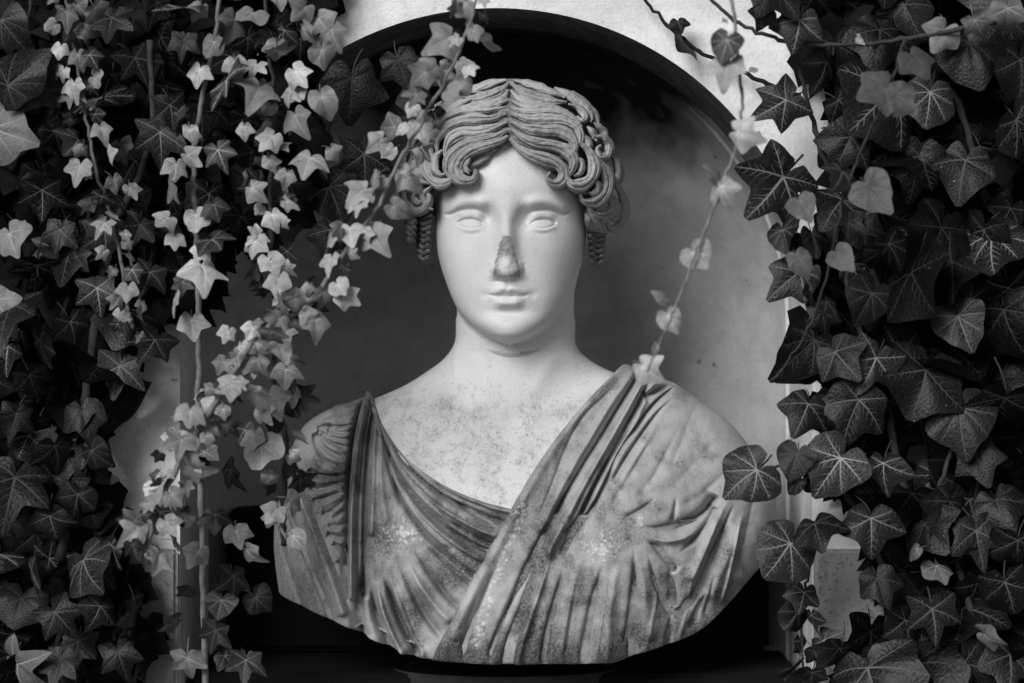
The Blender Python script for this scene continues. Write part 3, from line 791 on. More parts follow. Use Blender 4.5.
# the shade under the soffit is painted into its colour as a thinner grey
soffit_shade = math_(nt, 'MULTIPLY', math_(nt, 'MULTIPLY', math_(nt, 'SUBTRACT', math_(nt, 'ADD', sx.outputs['Z'], math_(nt, 'MULTIPLY', n1, .08)), CZ + .10), 7, True), math_(nt, 'ADD', .62, math_(nt, 'MULTIPLY', n3, .4)), True)
st = mix(nt, inner, soffit_shade, st)
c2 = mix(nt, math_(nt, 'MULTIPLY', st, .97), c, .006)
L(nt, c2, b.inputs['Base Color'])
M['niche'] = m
M['shade_block'] = plaster('shade_black', .004, .002, .5)[0]  # near-black colour stands in for the shade under and behind the bust
m, nt, b = mat('soil'); vec = objvec(nt)
L(nt, ramp(nt, noise(nt, 6, 8, .7, vec), [(.3, .03), (.7, .09)]), b.inputs['Base Color']); b.inputs['Roughness'].default_value = 1
M['ground'] = m

# ------------------------------------------------------------------ setting
WY = 0.03                                   # front of the wall
k = (D + WY)/D/1000
AX, AZ, AR = (496 - 512)*k, CZ + (341.5 - 324)*k, 316*k
ZF = P(0, 700, WY).z                        # sill of the niche

g = np.array([(-60, -60, 0), (60, -60, 0), (60, 60, 0), (-60, 60, 0)], float)
o = link('ground', np_mesh('ground', g, np.array([[0, 1, 2, 3]]), [M['ground']])); tag(o, kind='structure')

wall = empty('garden_wall', (AX, WY, 0))
tag(wall, 'pale plastered garden wall with a round arched niche, overgrown with ivy on both sides', 'wall')
# outline of the opening, from the left foot over the crown to the right foot
NA = 96
ang = np.linspace(math.pi, 0, NA + 1)
open_ = [(AX - AR, ZF)] + [(AX - AR, z) for z in np.linspace(ZF, AZ, 14)[1:-1]] + [(AX + AR*math.cos(a), AZ + AR*math.sin(a)) for a in ang] + [(AX + AR, z) for z in np.linspace(AZ, ZF, 14)[1:-1]] + [(AX + AR, ZF)]
open_ = np.array(open_)
XO, ZT = 3.2, 2.9
def outer(p):
    """the matching point on the outer rectangle"""
    if p[1] <= AZ: return (math.copysign(XO, p[0] - AX) + AX, p[1])
    d = np.array([p[0] - AX, p[1] - AZ]); t = min(XO/max(abs(d[0]), 1e-6), (ZT - AZ)/max(d[1], 1e-6))
    return (AX + d[0]*t, AZ + d[1]*t)
n_o = len(open_)
vs, fs = [], []
steps = [0, .004, .03, .1, .25, .5, 1]
for j, t in enumerate(steps):
    for p in open_:
        q = outer(p); vs.append((p[0]*(1-t) + q[0]*t, WY, p[1]*(1-t) + q[1]*t))
for j in range(len(steps) - 1):
    for i in range(n_o - 1): fs.append([j*n_o + i, (j+1)*n_o + i, (j+1)*n_o + i + 1, j*n_o + i + 1])
# below the sill, the outer sides, top and back
def quad(a, b_, c_, d_):
    s = len(vs); vs.extend([a, b_, c_, d_]); fs.append([s, s+1, s+2, s+3])
TH = .75
quad((AX - XO, WY, 0), (AX + XO, WY, 0), (AX + XO, WY, ZF), (AX - XO, WY, ZF))
quad((AX - XO, WY + TH, 0), (AX + XO, WY + TH, 0), (AX + XO, WY + TH, ZT), (AX - XO, WY + TH, ZT))
quad((AX - XO, WY, 0), (AX - XO, WY + TH, 0), (AX - XO, WY + TH, ZT), (AX - XO, WY, ZT))
quad((AX + XO, WY, 0), (AX + XO, WY + TH, 0), (AX + XO, WY + TH, ZT), (AX + XO, WY, ZT))
quad((AX - XO, WY, ZT), (AX + XO, WY, ZT), (AX + XO, WY + TH, ZT), (AX - XO, WY + TH, ZT))
link('wall_face', np_mesh('wall_face', vs, fs, [M['wall']], smooth=False), wall)
# niche: the reveal, a small step, then a half drum closed by a quarter dome
vs, fs = [], []
prof = [(0.0, 1.0), (.004, .9985), (REV*.5, .998), (REV, .997), (REV + .006, .997), (REV + .006, .985)]
for kk in range(1, 25):
    a = kk/24*math.pi/2
    prof.append((REV + .006 + .20*math.sin(a), max(.985*math.cos(a), .002)))
for (dy, sc) in prof:
    for p in open_:
        x = AX + (p[0] - AX)*sc
        z = AZ + (p[1] - AZ)*sc if p[1] > AZ else p[1]
        vs.append((x, WY + dy, z))
for j in range(len(prof) - 1):
    for i in range(n_o - 1): fs.append([j*n_o + i, j*n_o + i + 1, (j+1)*n_o + i + 1, (j+1)*n_o + i])
s = len(vs)
vs += [(AX - AR, WY, ZF), (AX + AR, WY, ZF), (AX + AR, WY + .5, ZF), (AX - AR, WY + .5, ZF)]; fs.append([s, s+1, s+2, s+3])
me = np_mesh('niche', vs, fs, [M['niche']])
try: me.set_sharp_from_angle(angle=math.radians(35))
except Exception: pass
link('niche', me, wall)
# jamb stones: the courses below the spring of the arch stand a little proud
def slab(name, x0, x1, y0, y1, z0, z1, mt, parent, bev=.006, seed=0):
    vs = []
    nx, nz = 8, 16
    r = random.Random(seed)
    import bmesh
    bm = bmesh.new()
    bmesh.ops.create_cube(bm, size=1)
    for v in bm.verts: v.co = Vector((x0 if v.co.x < 0 else x1, y0 if v.co.y < 0 else y1, z0 if v.co.z < 0 else z1))
    bmesh.ops.bevel(bm, geom=list(bm.edges), offset=bev, segments=3, affect='EDGES')
    me = bpy.data.meshes.new(name); bm.to_mesh(me); bm.free()
    me.materials.append(mt)
    return link(name, me, parent)
for sgn in (-1, 1):
    xe = AX + sgn*(AR + .0015); xo = AX + sgn*(AR + .55)
    zj = P(0, 545, WY).z
    slab('jamb_stone', min(xe, xo), max(xe, xo), WY - .009, WY + .05, ZF - .4, zj - .004, M['jamb'], wall, .004)

# added blocks, black in place of shade: a low front step carrying the pedestal and a raised block behind the bust
pl = empty('shade_block', (AX, .25, ZF))
tag(pl, 'added black block standing in for shade at the foot of the niche behind the bust', 'shade_block')
slab('step', AX - AR*.985, AX + AR*.985, WY + .03, WY + .235, ZF + .002, ZF + .022, M['shade_block'], pl, .004)
slab('shade_back_block', AX - AR*.93, AX + AR*.93, WY + .21, WY + .385, ZF + .024, P(0, 512, .22).z, M['shade_block'], pl, .006)
# turned pedestal under the bust
def lathe(name, prof, c, mt, parent, seg=72, sy=1.0):
    vs, fs = [], []
    for (r, z) in prof:
        for i in range(seg):
            a = 2*math.pi*i/seg; vs.append((c[0] + r*math.cos(a), c[1] + sy*r*math.sin(a), c[2] + z))
    for j in range(len(prof) - 1):
        for i in range(seg): fs.append([j*seg + i, j*seg + (i+1) % seg, (j+1)*seg + (i+1) % seg, (j+1)*seg + i])
    fs.append([(len(prof)-1)*seg + i for i in range(seg)])
    return link(name, np_mesh(name, vs, fs, [mt]), parent)
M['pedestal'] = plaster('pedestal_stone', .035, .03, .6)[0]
zt = P(0, 671, .10).z
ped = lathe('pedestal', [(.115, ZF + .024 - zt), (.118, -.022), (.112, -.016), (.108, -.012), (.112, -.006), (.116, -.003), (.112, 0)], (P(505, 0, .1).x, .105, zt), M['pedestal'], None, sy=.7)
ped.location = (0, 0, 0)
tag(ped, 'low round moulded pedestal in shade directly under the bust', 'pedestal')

bust = empty('bust', (P(505, 0, .1).x, .105, zt))
tag(bust, 'white marble bust of a curly haired woman with broken nose and draped robes', 'bust')
make_figure(bust); make_clothes(bust); make_hair(bust)

# ------------------------------------------------------------------ light and camera
SUN_EL, SUN_AZ = math.radians(31), math.radians(-30)     # from the front, left of the camera
w = bpy.data.worlds.new('World'); SC.world = w; w.use_nodes = True
nt = w.node_tree; bg = nt.nodes['Background']
sky = nt.nodes.new('ShaderNodeTexSky'); sky.sky_type = 'NISHITA'; sky.sun_disc = False
sky.sun_elevation = SUN_EL; sky.sun_rotation = math.radians(180) + SUN_AZ*-1
bw = nt.nodes.new('ShaderNodeRGBToBW'); L(nt, sky.outputs[0], bw.inputs[0]); L(nt, bw.outputs[0], bg.inputs['Color'])
bg.inputs['Strength'].default_value = 0.06
sl = bpy.data.lights.new('sun', 'SUN'); sl.energy = 2.8; sl.angle = math.radians(30)
so = bpy.data.objects.new('sun', sl); COL.objects.link(so)
sd = Vector((math.sin(SUN_AZ)*math.cos(SUN_EL), -math.cos(SUN_AZ)*math.cos(SUN_EL), math.sin(SUN_EL)))
so.location = sd*6; so.rotation_euler = sd.to_track_quat('Z', 'Y').to_euler()
cam = bpy.data.cameras.new('camera'); co = bpy.data.objects.new('camera', cam); COL.objects.link(co)
co.location = (0, -D, CZ); co.rotation_euler = (math.pi/2, 0, 0)
cam.sensor_width = 36; cam.lens = 36*D/1.024; cam.clip_end = 500; cam.clip_start = .05
cam.dof.use_dof = True; cam.dof.focus_distance = D + .03; cam.dof.aperture_fstop = 4.0
SC.camera = co
SC.cycles.max_bounces = 6; SC.cycles.diffuse_bounces = 3; SC.cycles.glossy_bounces = 2
vsn = SC.view_settings; vsn.view_transform = 'Standard'; vsn.look = 'None'; vsn.gamma = 1; vsn.exposure = 0.42
# ------------------------------------------------------------------ ivy
def leaf_mat(name, blade, vary, vein_c, gloss, rough, specks=0.0):
    m, nt, b = mat(name)
    vec = objvec(nt)
    oi = N(nt, 'ShaderNodeObjectInfo')
    gain = math_(nt, 'ADD', 1 - vary, math_(nt, 'MULTIPLY', oi.outputs['Random'], 2*vary))
    # offset the pattern from leaf to leaf
    va = N(nt, 'ShaderNodeVectorMath'); va.operation = 'ADD'; L(nt, vec, va.inputs[0])
    cm = N(nt, 'ShaderNodeCombineXYZ'); L(nt, math_(nt, 'MULTIPLY', oi.outputs['Random'], 37.0), cm.inputs[0]); L(nt, math_(nt, 'MULTIPLY', oi.outputs['Random'], 11.0), cm.inputs[1])
    L(nt, cm.outputs[0], va.inputs[1]); pv = va.outputs[0]
    big = noise(nt, 2.2, 5, .65, pv, .4)
    vo = N(nt, 'ShaderNodeTexVoronoi'); vo.feature = 'DISTANCE_TO_EDGE'; vo.inputs['Scale'].default_value = 11; L(nt, pv, vo.inputs['Vector'])
    net = ramp(nt, vo.outputs['Distance'], [(0.0, 1), (.07, 0)])
    c = mix(nt, ramp(nt, big, [(.3, 0), (.7, 1)]), blade*.65, blade*1.4)
    c = mix(nt, math_(nt, 'MULTIPLY', net, .13), c, vein_c*.6)
    if specks:
        sn = noise(nt, 13, 2, .5, pv)
        patch = noise(nt, 1.3, 2, .5, pv)
        f = math_(nt, 'MULTIPLY', ramp(nt, sn, [(.735, 0), (.76, 1)]), ramp(nt, patch, [(.5, 0), (.6, 1)]))
        c = mix(nt, math_(nt, 'MULTIPLY', f, specks), c, .6)
    cc = N(nt, 'ShaderNodeMix'); cc.data_type = 'RGBA'; cc.blend_type = 'MULTIPLY'; cc.inputs[0].default_value = 1
    L(nt, c, cc.inputs[6]); L(nt, gain, cc.inputs[7])
    L(nt, cc.outputs[2], b.inputs['Base Color'])
    b.inputs['Roughness'].default_value = rough; b.inputs['Specular IOR Level'].default_value = gloss
    hh = math_(nt, 'ADD', math_(nt, 'MULTIPLY', vo.outputs['Distance'], .8), math_(nt, 'MULTIPLY', big, .6))
    bump(nt, b, hh, .13, .010)
    # veins
    m2, nt2, b2 = mat(name + '_vein')
    oi = N(nt2, 'ShaderNodeObjectInfo')
    g2 = math_(nt2, 'MULTIPLY', math_(nt2, 'ADD', .22 if vein_c < .3 else .75, math_(nt2, 'MULTIPLY', math_(nt2, 'POWER', oi.outputs['Random'], 2.0), 1.3 if vein_c < .3 else .5)), vein_c)
    L(nt2, g2, b2.inputs['Base Color']); b2.inputs['Roughness'].default_value = .6; b2.inputs['Specular IOR Level'].default_value = .1
    m3, nt3, b3 = mat(name + '_side_vein')
    oi = N(nt3, 'ShaderNodeObjectInfo')
    g3 = math_(nt3, 'ADD', blade*.8 + (vein_c - blade)*.14, math_(nt3, 'MULTIPLY', math_(nt3, 'POWER', oi.outputs['Random'], 2.0), (vein_c - blade)*.75))
    L(nt3, g3, b3.inputs['Base Color']); b3.inputs['Roughness'].default_value = .6; b3.inputs['Specular IOR Level'].default_value = .15
    return m, m2, m3
def stem_mat(name, c):
    m, nt, b = mat(name); vec = objvec(nt)
    L(nt, ramp(nt, noise(nt, 90, 5, .7, vec), [(.3, c*.5), (.7, c*1.5)]), b.inputs['Base Color']); b.inputs['Roughness'].default_value = .8
    b.inputs['Specular IOR Level'].default_value = .15
    return m
LM = {'dark': leaf_mat('ivy_dark', .0040, .7, .13, .20, .45, .7), 'deep': leaf_mat('ivy_deep', .003, .6, .04, .03, .5), 'mid': leaf_mat('ivy_mid', .010, .7, .20, .20, .45, .4),
      'pale': leaf_mat('ivy_pale', .17, .5, .34, .16, .5), 'young': leaf_mat('ivy_young', .27, .4, .56, .2, .5), 'dull': leaf_mat('ivy_dull', .065, .5, .12, .2, .5)}
SM = {'dark': stem_mat('bark_dark', .012), 'mid': stem_mat('bark_mid', .035), 'pale': stem_mat('shoot_pale', .15)}

# outline control points: (angle from the tip, radius) for lobes and notches
SHAPES = {
    'star':  [(0, 1.0, 1), (27, .52, 0), (56, .86, 1), (86, .50, 0), (122, .66, 1), (150, .40, 0), (168, .34, 1), (180, .10, 0)],
    'ivy':   [(0, 1.0, 1), (30, .60, 0), (58, .80, 1), (88, .54, 0), (118, .56, 1), (150, .40, 0), (180, .08, 0)],
    'tri':   [(0, 1.0, 1), (34, .66, 0), (66, .82, 1), (100, .52, 0), (140, .46, 0), (180, .06, 0)],
    'broad': [(0, 1.0, 1), (26, .80, 0), (58, .96, 1), (84, .72, 0), (116, .74, 1), (150, .46, 0), (180, .08, 0)],
    'heart': [(0, 1.0, 1), (24, .76, 0), (55, .72, 0), (90, .66, 0), (125, .56, 0), (155, .40, 0), (180, .07, 0)],
    'drop':  [(0, 1.0, 1), (22, .70, 0), (50, .58, 0), (85, .50, 0), (125, .42, 0), (155, .28, 0), (180, .08, 0)],
}
def leaf_mesh(shape, matk, seed, curl=1.0, petiole=True):
    r = random.Random(seed)
    ctrl = SHAPES[shape]
    side = {}
    for s in (-1, 1):
        pts = []
        for (a, rad, k) in ctrl:
            if a in (0, 180): pts.append((a, rad, k))
            else: pts.append((a*r.uniform(.94, 1.06), rad*r.uniform(.88, 1.12), k))
        side[s] = pts
    def radius(deg):
        """deg in -180..180"""
        pts = side[1 if deg >= 0 else -1]; a = abs(deg)
        for (a0, r0, k0), (a1, r1, k1) in zip(pts[:-1], pts[1:]):
            if a <= a1 + 1e-9:
                t = (a - a0)/(a1 - a0)
                if k0 and not k1: return r1 + (r0 - r1)*(1 - t)**1.55
                if k1 and not k0: return r0 + (r1 - r0)*t**1.55
                t = t*t*(3 - 2*t); return r0 + (r1 - r0)*t
        return pts[-1][1]
    c1, c2, c3 = r.uniform(-.45, .05)*curl, r.uniform(-.55, .0)*curl, r.uniform(.05, .3)*curl
    ph = [r.uniform(0, 6.28) for _ in range(4)]
    lob = [a*s for s in (1, -1) for (a, rad, k) in side[s] if k and a < 160]
    if shape in ('heart', 'drop'): lob = [0, 38, -38, 75, -75, 112, -112]
    lob = sorted(set(lob))
    if len(lob) < 5: lob = sorted(set(lob + [110, -110]))
    lobr = [math.radians(a) for a in lob]
    def h(x, y):
        rad = math.hypot(x, y); a = math.atan2(x, y)
        z = c1*x*x + c2*y*abs(y) + c3*abs(x)*math.exp(-2*rad)*1.2
        d = min(abs(a - l) for l in lobr) if rad > 1e-6 else 0
        z += .055*curl*rad*min(d/.35, 1.0)**.8*(1.25 - rad)                      # blade puffed between the veins
        z += .10*curl*rad*rad*math.sin(3*a + ph[0]) + .05*curl*rad*rad*math.sin(5*a + ph[3]) + .035*curl*rad*math.sin(2.3*x*3 + ph[1])*math.cos(3*y + ph[2])
        return z
    NA, RH = 56, [0, .1, .25, .42, .6, .78, .9, 1.0]
    vs = [(0, 0, h(0, 0))]; fs = []; mi = []
    angs = [-180 + 360*(i + .5)/NA for i in range(NA)]
    for rho in RH[1:]:
        for a in angs:
            R_ = radius(a)*rho; x = R_*math.sin(math.radians(a)); y = R_*math.cos(math.radians(a)); vs.append((x, y, h(x, y)))
    for i in range(NA): fs.append([0, 1 + (i+1) % NA, 1 + i]); mi.append(0)
    for j in range(len(RH) - 2):
        for i in range(NA):
            a0 = 1 + j*NA; fs.append([a0 + i, a0 + (i+1) % NA, a0 + NA + (i+1) % NA, a0 + NA + i]); mi.append(0)
    def ribbon(p0, p1, w0, w1, bend, n=7, k=1):
        dx, dy = p1[0] - p0[0], p1[1] - p0[1]; l = math.hypot(dx, dy) or 1; nx_, ny_ = -dy/l, dx/l
        s = len(vs)
        for q in range(n + 1):
            t = q/n; cx = p0[0] + dx*t + nx_*bend*math.sin(t*math.pi)*l; cy = p0[1] + dy*t + ny_*bend*math.sin(t*math.pi)*l
            w_ = w0*(1 - t) + w1*t
            for sg in (-1, 0, 1):
                x, y = cx + nx_*w_*sg, cy + ny_*w_*sg
                vs.append((x, y, h(x, y) + (.010 if sg == 0 else .004)))
        for q in range(n):
            for e in (0, 1):
                a = s + 3*q + e; fs.append([a, a + 1, a + 4, a + 3]); mi.append(k)
    for l in lob:
        R_ = radius(l)*.94; bend = r.uniform(-.05, .05); big = 1 if abs(l) < 10 else (.8 if abs(l) < 80 else .62)
        e = (R_*math.sin(math.radians(l)), R_*math.cos(math.radians(l)))
        ribbon((0, 0), e, .020*big, .004, bend, 9)
        for t in (.22, .38, .54, .70, .84):
            for s in (-1, 1):
                tt = t + r.uniform(-.05, .05); an = l + s*r.uniform(36, 50)
                x0 = e[0]*tt; y0 = e[1]*tt
                ln = .40*(1 - tt*.75)*R_*(.8 if t > .3 else .65)
                for _ in range(6):
                    x1 = x0 + ln*math.sin(math.radians(an)); y1 = y0 + ln*math.cos(math.radians(an))
                    if math.hypot(x1, y1) < radius(math.degrees(math.atan2(x1, y1)))*.93: break
                    ln *= .8
                ribbon((x0, y0), (x1, y1), .0095*big, .003, r.uniform(-.1, .1), 4, 3)
    nb = len(vs)
    if petiole:                                    # stalk curving back towards the wall
        pl_ = r.uniform(.45, .8); sx = r.uniform(-.25, .25); n = 7; s = len(vs)
        for q in range(n + 1):
            t = q/n; c = Vector((sx*t*t, -pl_*t*.9, -pl_*.55*t*t - .01)); rad = .020
            for e in range(5):
                a = e/5*2*math.pi; vs.append((c.x + rad*math.cos(a), c.y + rad*.3*math.sin(a), c.z + rad*math.sin(a)))
        for q in range(n):
            for e in range(5): fs.append([s + 5*q + e, s + 5*q + (e+1) % 5, s + 5*q + 5 + (e+1) % 5, s + 5*q + 5 + e]); mi.append(2)
    me = np_mesh('ivy_leaf', vs, fs, [LM[matk][0], LM[matk][1], SM['pale' if matk in ('pale', 'young') else 'mid'], LM[matk][2]], matidx=mi)
    return me
LEAVES = {}
for mk, n in (('dark', 5), ('deep', 4), ('mid', 4), ('pale', 3), ('dull', 2), ('young', 4)):
    for sh in SHAPES:
        LEAVES[mk, sh] = [leaf_mesh(sh, mk, hash((len(mk)*7 + ord(mk[0]), list(SHAPES).index(sh), i)) % 99991, 1.25 if mk in ('young', 'pale') else 1.0) for i in range(n if sh not in ('drop',) else 2)]

def add_leaf(vine, o, tip, y, mk, sh, rnd, tilt=None, yaw=None):
    """a leaf from its vein origin o to its tip (image points), at depth y"""
    O, T = P(o[0], o[1], y), P(tip[0], tip[1], y)
    d = (T - O); ln = d.length; d.normalize()
    nrm = Vector((0, -1, 0))
    pitch = math.radians(rnd.gauss(16, 26) if tilt is None else tilt)     # tip leaning out of the wall
    roll = math.radians(rnd.gauss(0, 32) if yaw is None else yaw)
    yv = (d*math.cos(pitch) + nrm*math.sin(pitch)).normalized()
    zv = (nrm*math.cos(pitch) - d*math.sin(pitch)).normalized()
    xv = yv.cross(zv)
    R_ = Matrix((xv, yv, zv)).transposed().to_4x4() @ Matrix.Rotation(roll, 4, 'Y')
    s = ln/max(math.cos(pitch), .6)
    me = rnd.choice(LEAVES[mk, sh])
    ob = bpy.data.objects.new('leaf', me); COL.objects.link(ob); ob.parent = vine
    sx = rnd.uniform(.9, 1.1)*rnd.choice((-1, 1))
    ob.matrix_local = Matrix.Translation(O - vine.location) @ R_ @ Matrix.Diagonal((s*abs(sx), s, s, 1))
    return ob

def tube(name, pts, r0, r1, mt, parent, rnd, wob=.0015, seg=7):
    """a stem through 3D points"""
    p = spline(np.array([tuple(q) for q in pts]), 8)
    n = len(p)
    for i in range(n): p[i] += np.array([rnd.gauss(0, wob) for _ in range(3)])*(.5 if 0 < i < n-1 else 0)
    tg = np.gradient(p, axis=0); tg /= np.linalg.norm(tg, axis=1, keepdims=True)
    vs, fs = [], []
    up = np.array([.13, 1, .07])
    for i in range(n):
        a = np.cross(tg[i], up); a /= np.linalg.norm(a); b = np.cross(tg[i], a)
        t = i/(n-1); r = (r0*(1-t) + r1*t)*(1 + .22*(i % 8 == 0))
        for e in range(seg):
            q = 2*math.pi*e/seg; vs.append(p[i] + r*(a*math.cos(q) + b*math.sin(q)))
    for i in range(n - 1):
        for e in range(seg): fs.append([i*seg + e, i*seg + (e+1) % seg, (i+1)*seg + (e+1) % seg, (i+1)*seg + e])
    fs.append([e for e in range(seg)][::-1]); fs.append([(n-1)*seg + e for e in range(seg)])
    return link(name, np_mesh(name, np.array(vs), fs, [mt]), parent)

def vine(label, stem, depth, r0, r1, smk, seed, group, name='ivy_vine'):
    """stem: image points from its base (kept in the wall's ivy) to its end; depth: one y or two (base, end)"""
    rnd = random.Random(seed)
    d0, d1 = depth if isinstance(depth, tuple) else (depth, depth)
    n = len(stem)
    pts = [P(x, y, d0 + (d1 - d0)*i/(n-1)) for i, (x, y) in enumerate(stem)]
    v = empty(name, pts[0]); tag(v, label, 'ivy', group)
    tube('stem', pts, r0, r1, SM[smk], v, rnd)
    return v, rnd
SCALE = 1.0
def hang(o, size, ang):
    """tip of a leaf hanging from o; ang 0 = straight down, + to the right"""
    a = math.radians(ang); size *= SCALE
    return (o[0] + size*math.sin(a), o[1] + size*math.cos(a))
def leaves(v, rnd, items, y, jit=.012):
    """items: (ox, oy, size, angle, tone, shape)"""
    for it in items:
        ox, oy, sz, an, mk, sh = it[:6]
        add_leaf(v, (ox, oy), hang((ox, oy), sz, an + (0 if len(it) > 6 else rnd.gauss(0, 16))), y + rnd.uniform(-jit, jit), mk, sh, rnd, *(it[6:] if len(it) > 6 else ()))
def along(v, rnd, stem, y, step, size, mix_, off=14, start=0, y1=None, spread=55, shapes=('ivy', 'tri', 'star', 'heart')):
    """leaves alternating along a stem"""
    p = spline(np.array(stem, float), 12); seg = np.hypot(*np.diff(p, axis=0).T); cum = np.concatenate([[0], np.cumsum(seg)])
    s = start + step*.5; side = 1; tot = cum[-1]
    while s < tot:
        x, yy = np.interp(s, cum, p[:, 0]), np.interp(s, cum, p[:, 1])
        i = min(int(np.searchsorted(cum, s)), len(p) - 1); t = p[i] - p[i-1]; t /= max(np.hypot(*t), 1e-6)
        nx, ny = -t[1]*side, t[0]*side
        oo = off*rnd.uniform(.3, 1.1)
        o = (x + nx*oo, yy + ny*oo - 2)
        an = math.degrees(math.atan2(nx, .9)) * rnd.uniform(.3, 1.1) + rnd.uniform(-22, 22)
        mk = rnd.choices([m for m, _ in mix_], [w_ for _, w_ in mix_])[0]
        sz = rnd.uniform(*size)*(.8 if mk == 'young' else 1)
        dd = y if y1 is None else y + (y1 - y)*s/tot
        add_leaf(v, o, hang(o, sz, an), dd - rnd.uniform(0, .02), mk, rnd.choice(shapes), rnd)
        side = -side; s += step*rnd.uniform(.7, 1.35)

# ---------------- right-hand side: old dark leaves, most of them placed one by one
GR = 'ivy vines climbing the wall right of the niche'
v, r_ = vine('ivy vine with large pale veined star leaf overlapping the right of the arch', [(900, 330), (862, 250), (838, 190), (815, 130), (800, 70)], (-.03, -.05), .004, .002, 'mid', 21, GR)
leaves(v, r_, [(786, 100, 44, -62, 'dark', 'star', 8, 10), (783, 177, 62, -42, 'dark', 'star', 12, -12), (851, 137, 46, -28, 'dark', 'ivy', 10, 5), (861, 225, 34, 12, 'dark', 'ivy', 15, 0),
               (783, 230, 24, -10, 'dark', 'heart'), (888, 244, 34, 20, 'dark', 'heart'), (838, 100, 34, 30, 'dark', 'tri'), (826, 62, 36, -20, 'mid', 'tri'), (812, 235, 26, 35, 'dark', 'tri'), (842, 200, 30, -50, 'dark', 'tri')], -.07)
v, r_ = vine('ivy vine with heart shaped leaves in the top right corner', [(1000, 300), (985, 200), (960, 110), (930, 40), (915, -30)], (-.02, -.05), .005, .002, 'mid', 22, GR)
leaves(v, r_, [(969, 42, 50, 12, 'dark', 'heart', 20, 4), (930, 92, 40, -10, 'mid', 'heart', 14, -6), (920, 155, 52, -14, 'dark', 'ivy', 5, 8), (966, 160, 42, 8, 'dark', 'tri'), (941, 228, 44, -25, 'dark', 'broad'),
               (984, 230, 40, -12, 'dark', 'broad'), (1010, 208, 32, -25, 'mid', 'tri'), (1008, 20, 44, 8, 'mid', 'heart'), (880, 30, 44, -15, 'dark', 'tri'), (905, 5, 40, 25, 'mid', 'tri'), (1016, 120, 44, 12, 'dark', 'heart'), (1020, 60, 40, -8, 'dark', 'broad'), (890, 90, 40, -20, 'dark', 'broad')], -.06)
v, r_ = vine('ivy vine of broad leaves beside the right rim of the niche at mid height', [(930, 560), (900, 470), (880, 380), (850, 300), (845, 250)], (-.02, -.05), .005, .002, 'mid', 23, GR)
leaves(v, r_, [(800, 272, 46, -50, 'dark', 'ivy', 10, 14), (822, 312, 28, 10, 'mid', 'star', 12, 0), (872, 293, 40, -28, 'mid', 'heart', 12, -10), (883, 250, 24, 8, 'dark', 'heart'), (912, 272, 38, 15, 'dark', 'broad'),
               (952, 262, 44, -25, 'dark', 'broad'), (958, 316, 40, 18, 'mid', 'heart', 20, 10), (814, 340, 58, -40, 'mid', 'drop', 10, -12), (876, 358, 44, -28, 'dark', 'star', 10, 4), (859, 400, 54, -20, 'dark', 'ivy', 8, -4),
               (926, 370, 48, -18, 'dark', 'broad'), (960, 408, 50, 5, 'mid', 'heart', 24, 6), (808, 404, 34, -25, 'dark', 'tri'), (1005, 398, 44, -12, 'dark', 'tri'), (992, 236, 44, 10, 'dark', 'heart'), (1004, 310, 48, 5, 'dark', 'broad'), (835, 352, 36, 20, 'dark', 'tri')], -.07)
v, r_ = vine('ivy vine with two round leaves reaching over the shoulder of the bust', [(905, 640), (880, 560), (850, 500), (815, 462), (760, 470)], (-.02, -.08), .003, .0012, 'mid', 24, GR)
leaves(v, r_, [(757, 470, 44, -52, 'mid', 'heart', 10, 12), (797, 454, 30, -18, 'mid', 'heart', 10, 20), (841, 458, 50, -36, 'mid', 'heart', 12, 6), (790, 543, 46, -38, 'mid', 'heart', 14, 0), (815, 524, 24, 30, 'dark', 'tri'),
               (884, 463, 36, 20, 'dark', 'tri'), (871, 518, 42, 0, 'dark', 'tri', 14, -4), (878, 578, 34, 18, 'dark', 'ivy', 14, 2), (800, 480, 20, -30, 'dark', 'heart')], -.085)
v, r_ = vine('ivy vine with spreading dark leaves low in the right corner', [(1020, 760), (985, 660), (960, 570), (940, 500), (955, 440)], (-.02, -.05), .005, .002, 'mid', 25, GR)
leaves(v, r_, [(975, 451, 40, 18, 'dark', 'ivy', 20, 8), (976, 531, 44, 10, 'dark', 'star', 14, -6), (925, 524, 32, -8, 'dark', 'tri'), (932, 609, 40, 6, 'dark', 'star', 6, 0), (1005, 582, 38, 22, 'dark', 'broad'), (964, 664, 42, 25, 'dark', 'broad'),
               (868, 668, 44, 12, 'dark', 'broad'), (1010, 655, 40, -10, 'mid', 'ivy'), (996, 500, 36, 22, 'dark', 'tri'), (950, 502, 40, -5, 'dark', 'tri'), (839, 648, 34, -20, 'dark', 'tri'), (915, 665, 40, -30, 'dark', 'broad'), (985, 634, 20, 10, 'pale', 'tri'), (936, 566, 17, 10, 'pale', 'heart'), (918, 549, 16, -40, 'pale', 'drop'),
               (1018, 540, 38, -10, 'dark', 'broad'), (905, 620, 30, -40, 'dark', 'tri')], -.06)
v, r_ = vine('little dark ivy shoot hanging down the right jamb below the bust', [(818, 540), (806, 585), (802, 630), (804, 690)], (-.01, -.02), .0016, .001, 'mid', 26, None)
leaves(v, r_, [(804, 592, 22, -30, 'mid', 'tri'), (797, 612, 22, -45, 'dark', 'broad'), (812, 615, 20, 30, 'dark', 'tri'), (800, 640, 20, -10, 'mid', 'tri'), (814, 650, 20, 40, 'mid', 'ivy'), (798, 662, 24, -30, 'dark', 'broad'), (812, 672, 22, 20, 'mid', 'tri'), (824, 640, 26, 30, 'dark', 'tri')], -.03)
v, r_ = vine('blurred shoot with pale leaves in front of the dark right-hand ivy', [(905, 40), (886, 95), (862, 150), (842, 205), (820, 300), (796, 350), (770, 382)], (-.22, -.10), .0016, .0012, 'mid', 27, None)
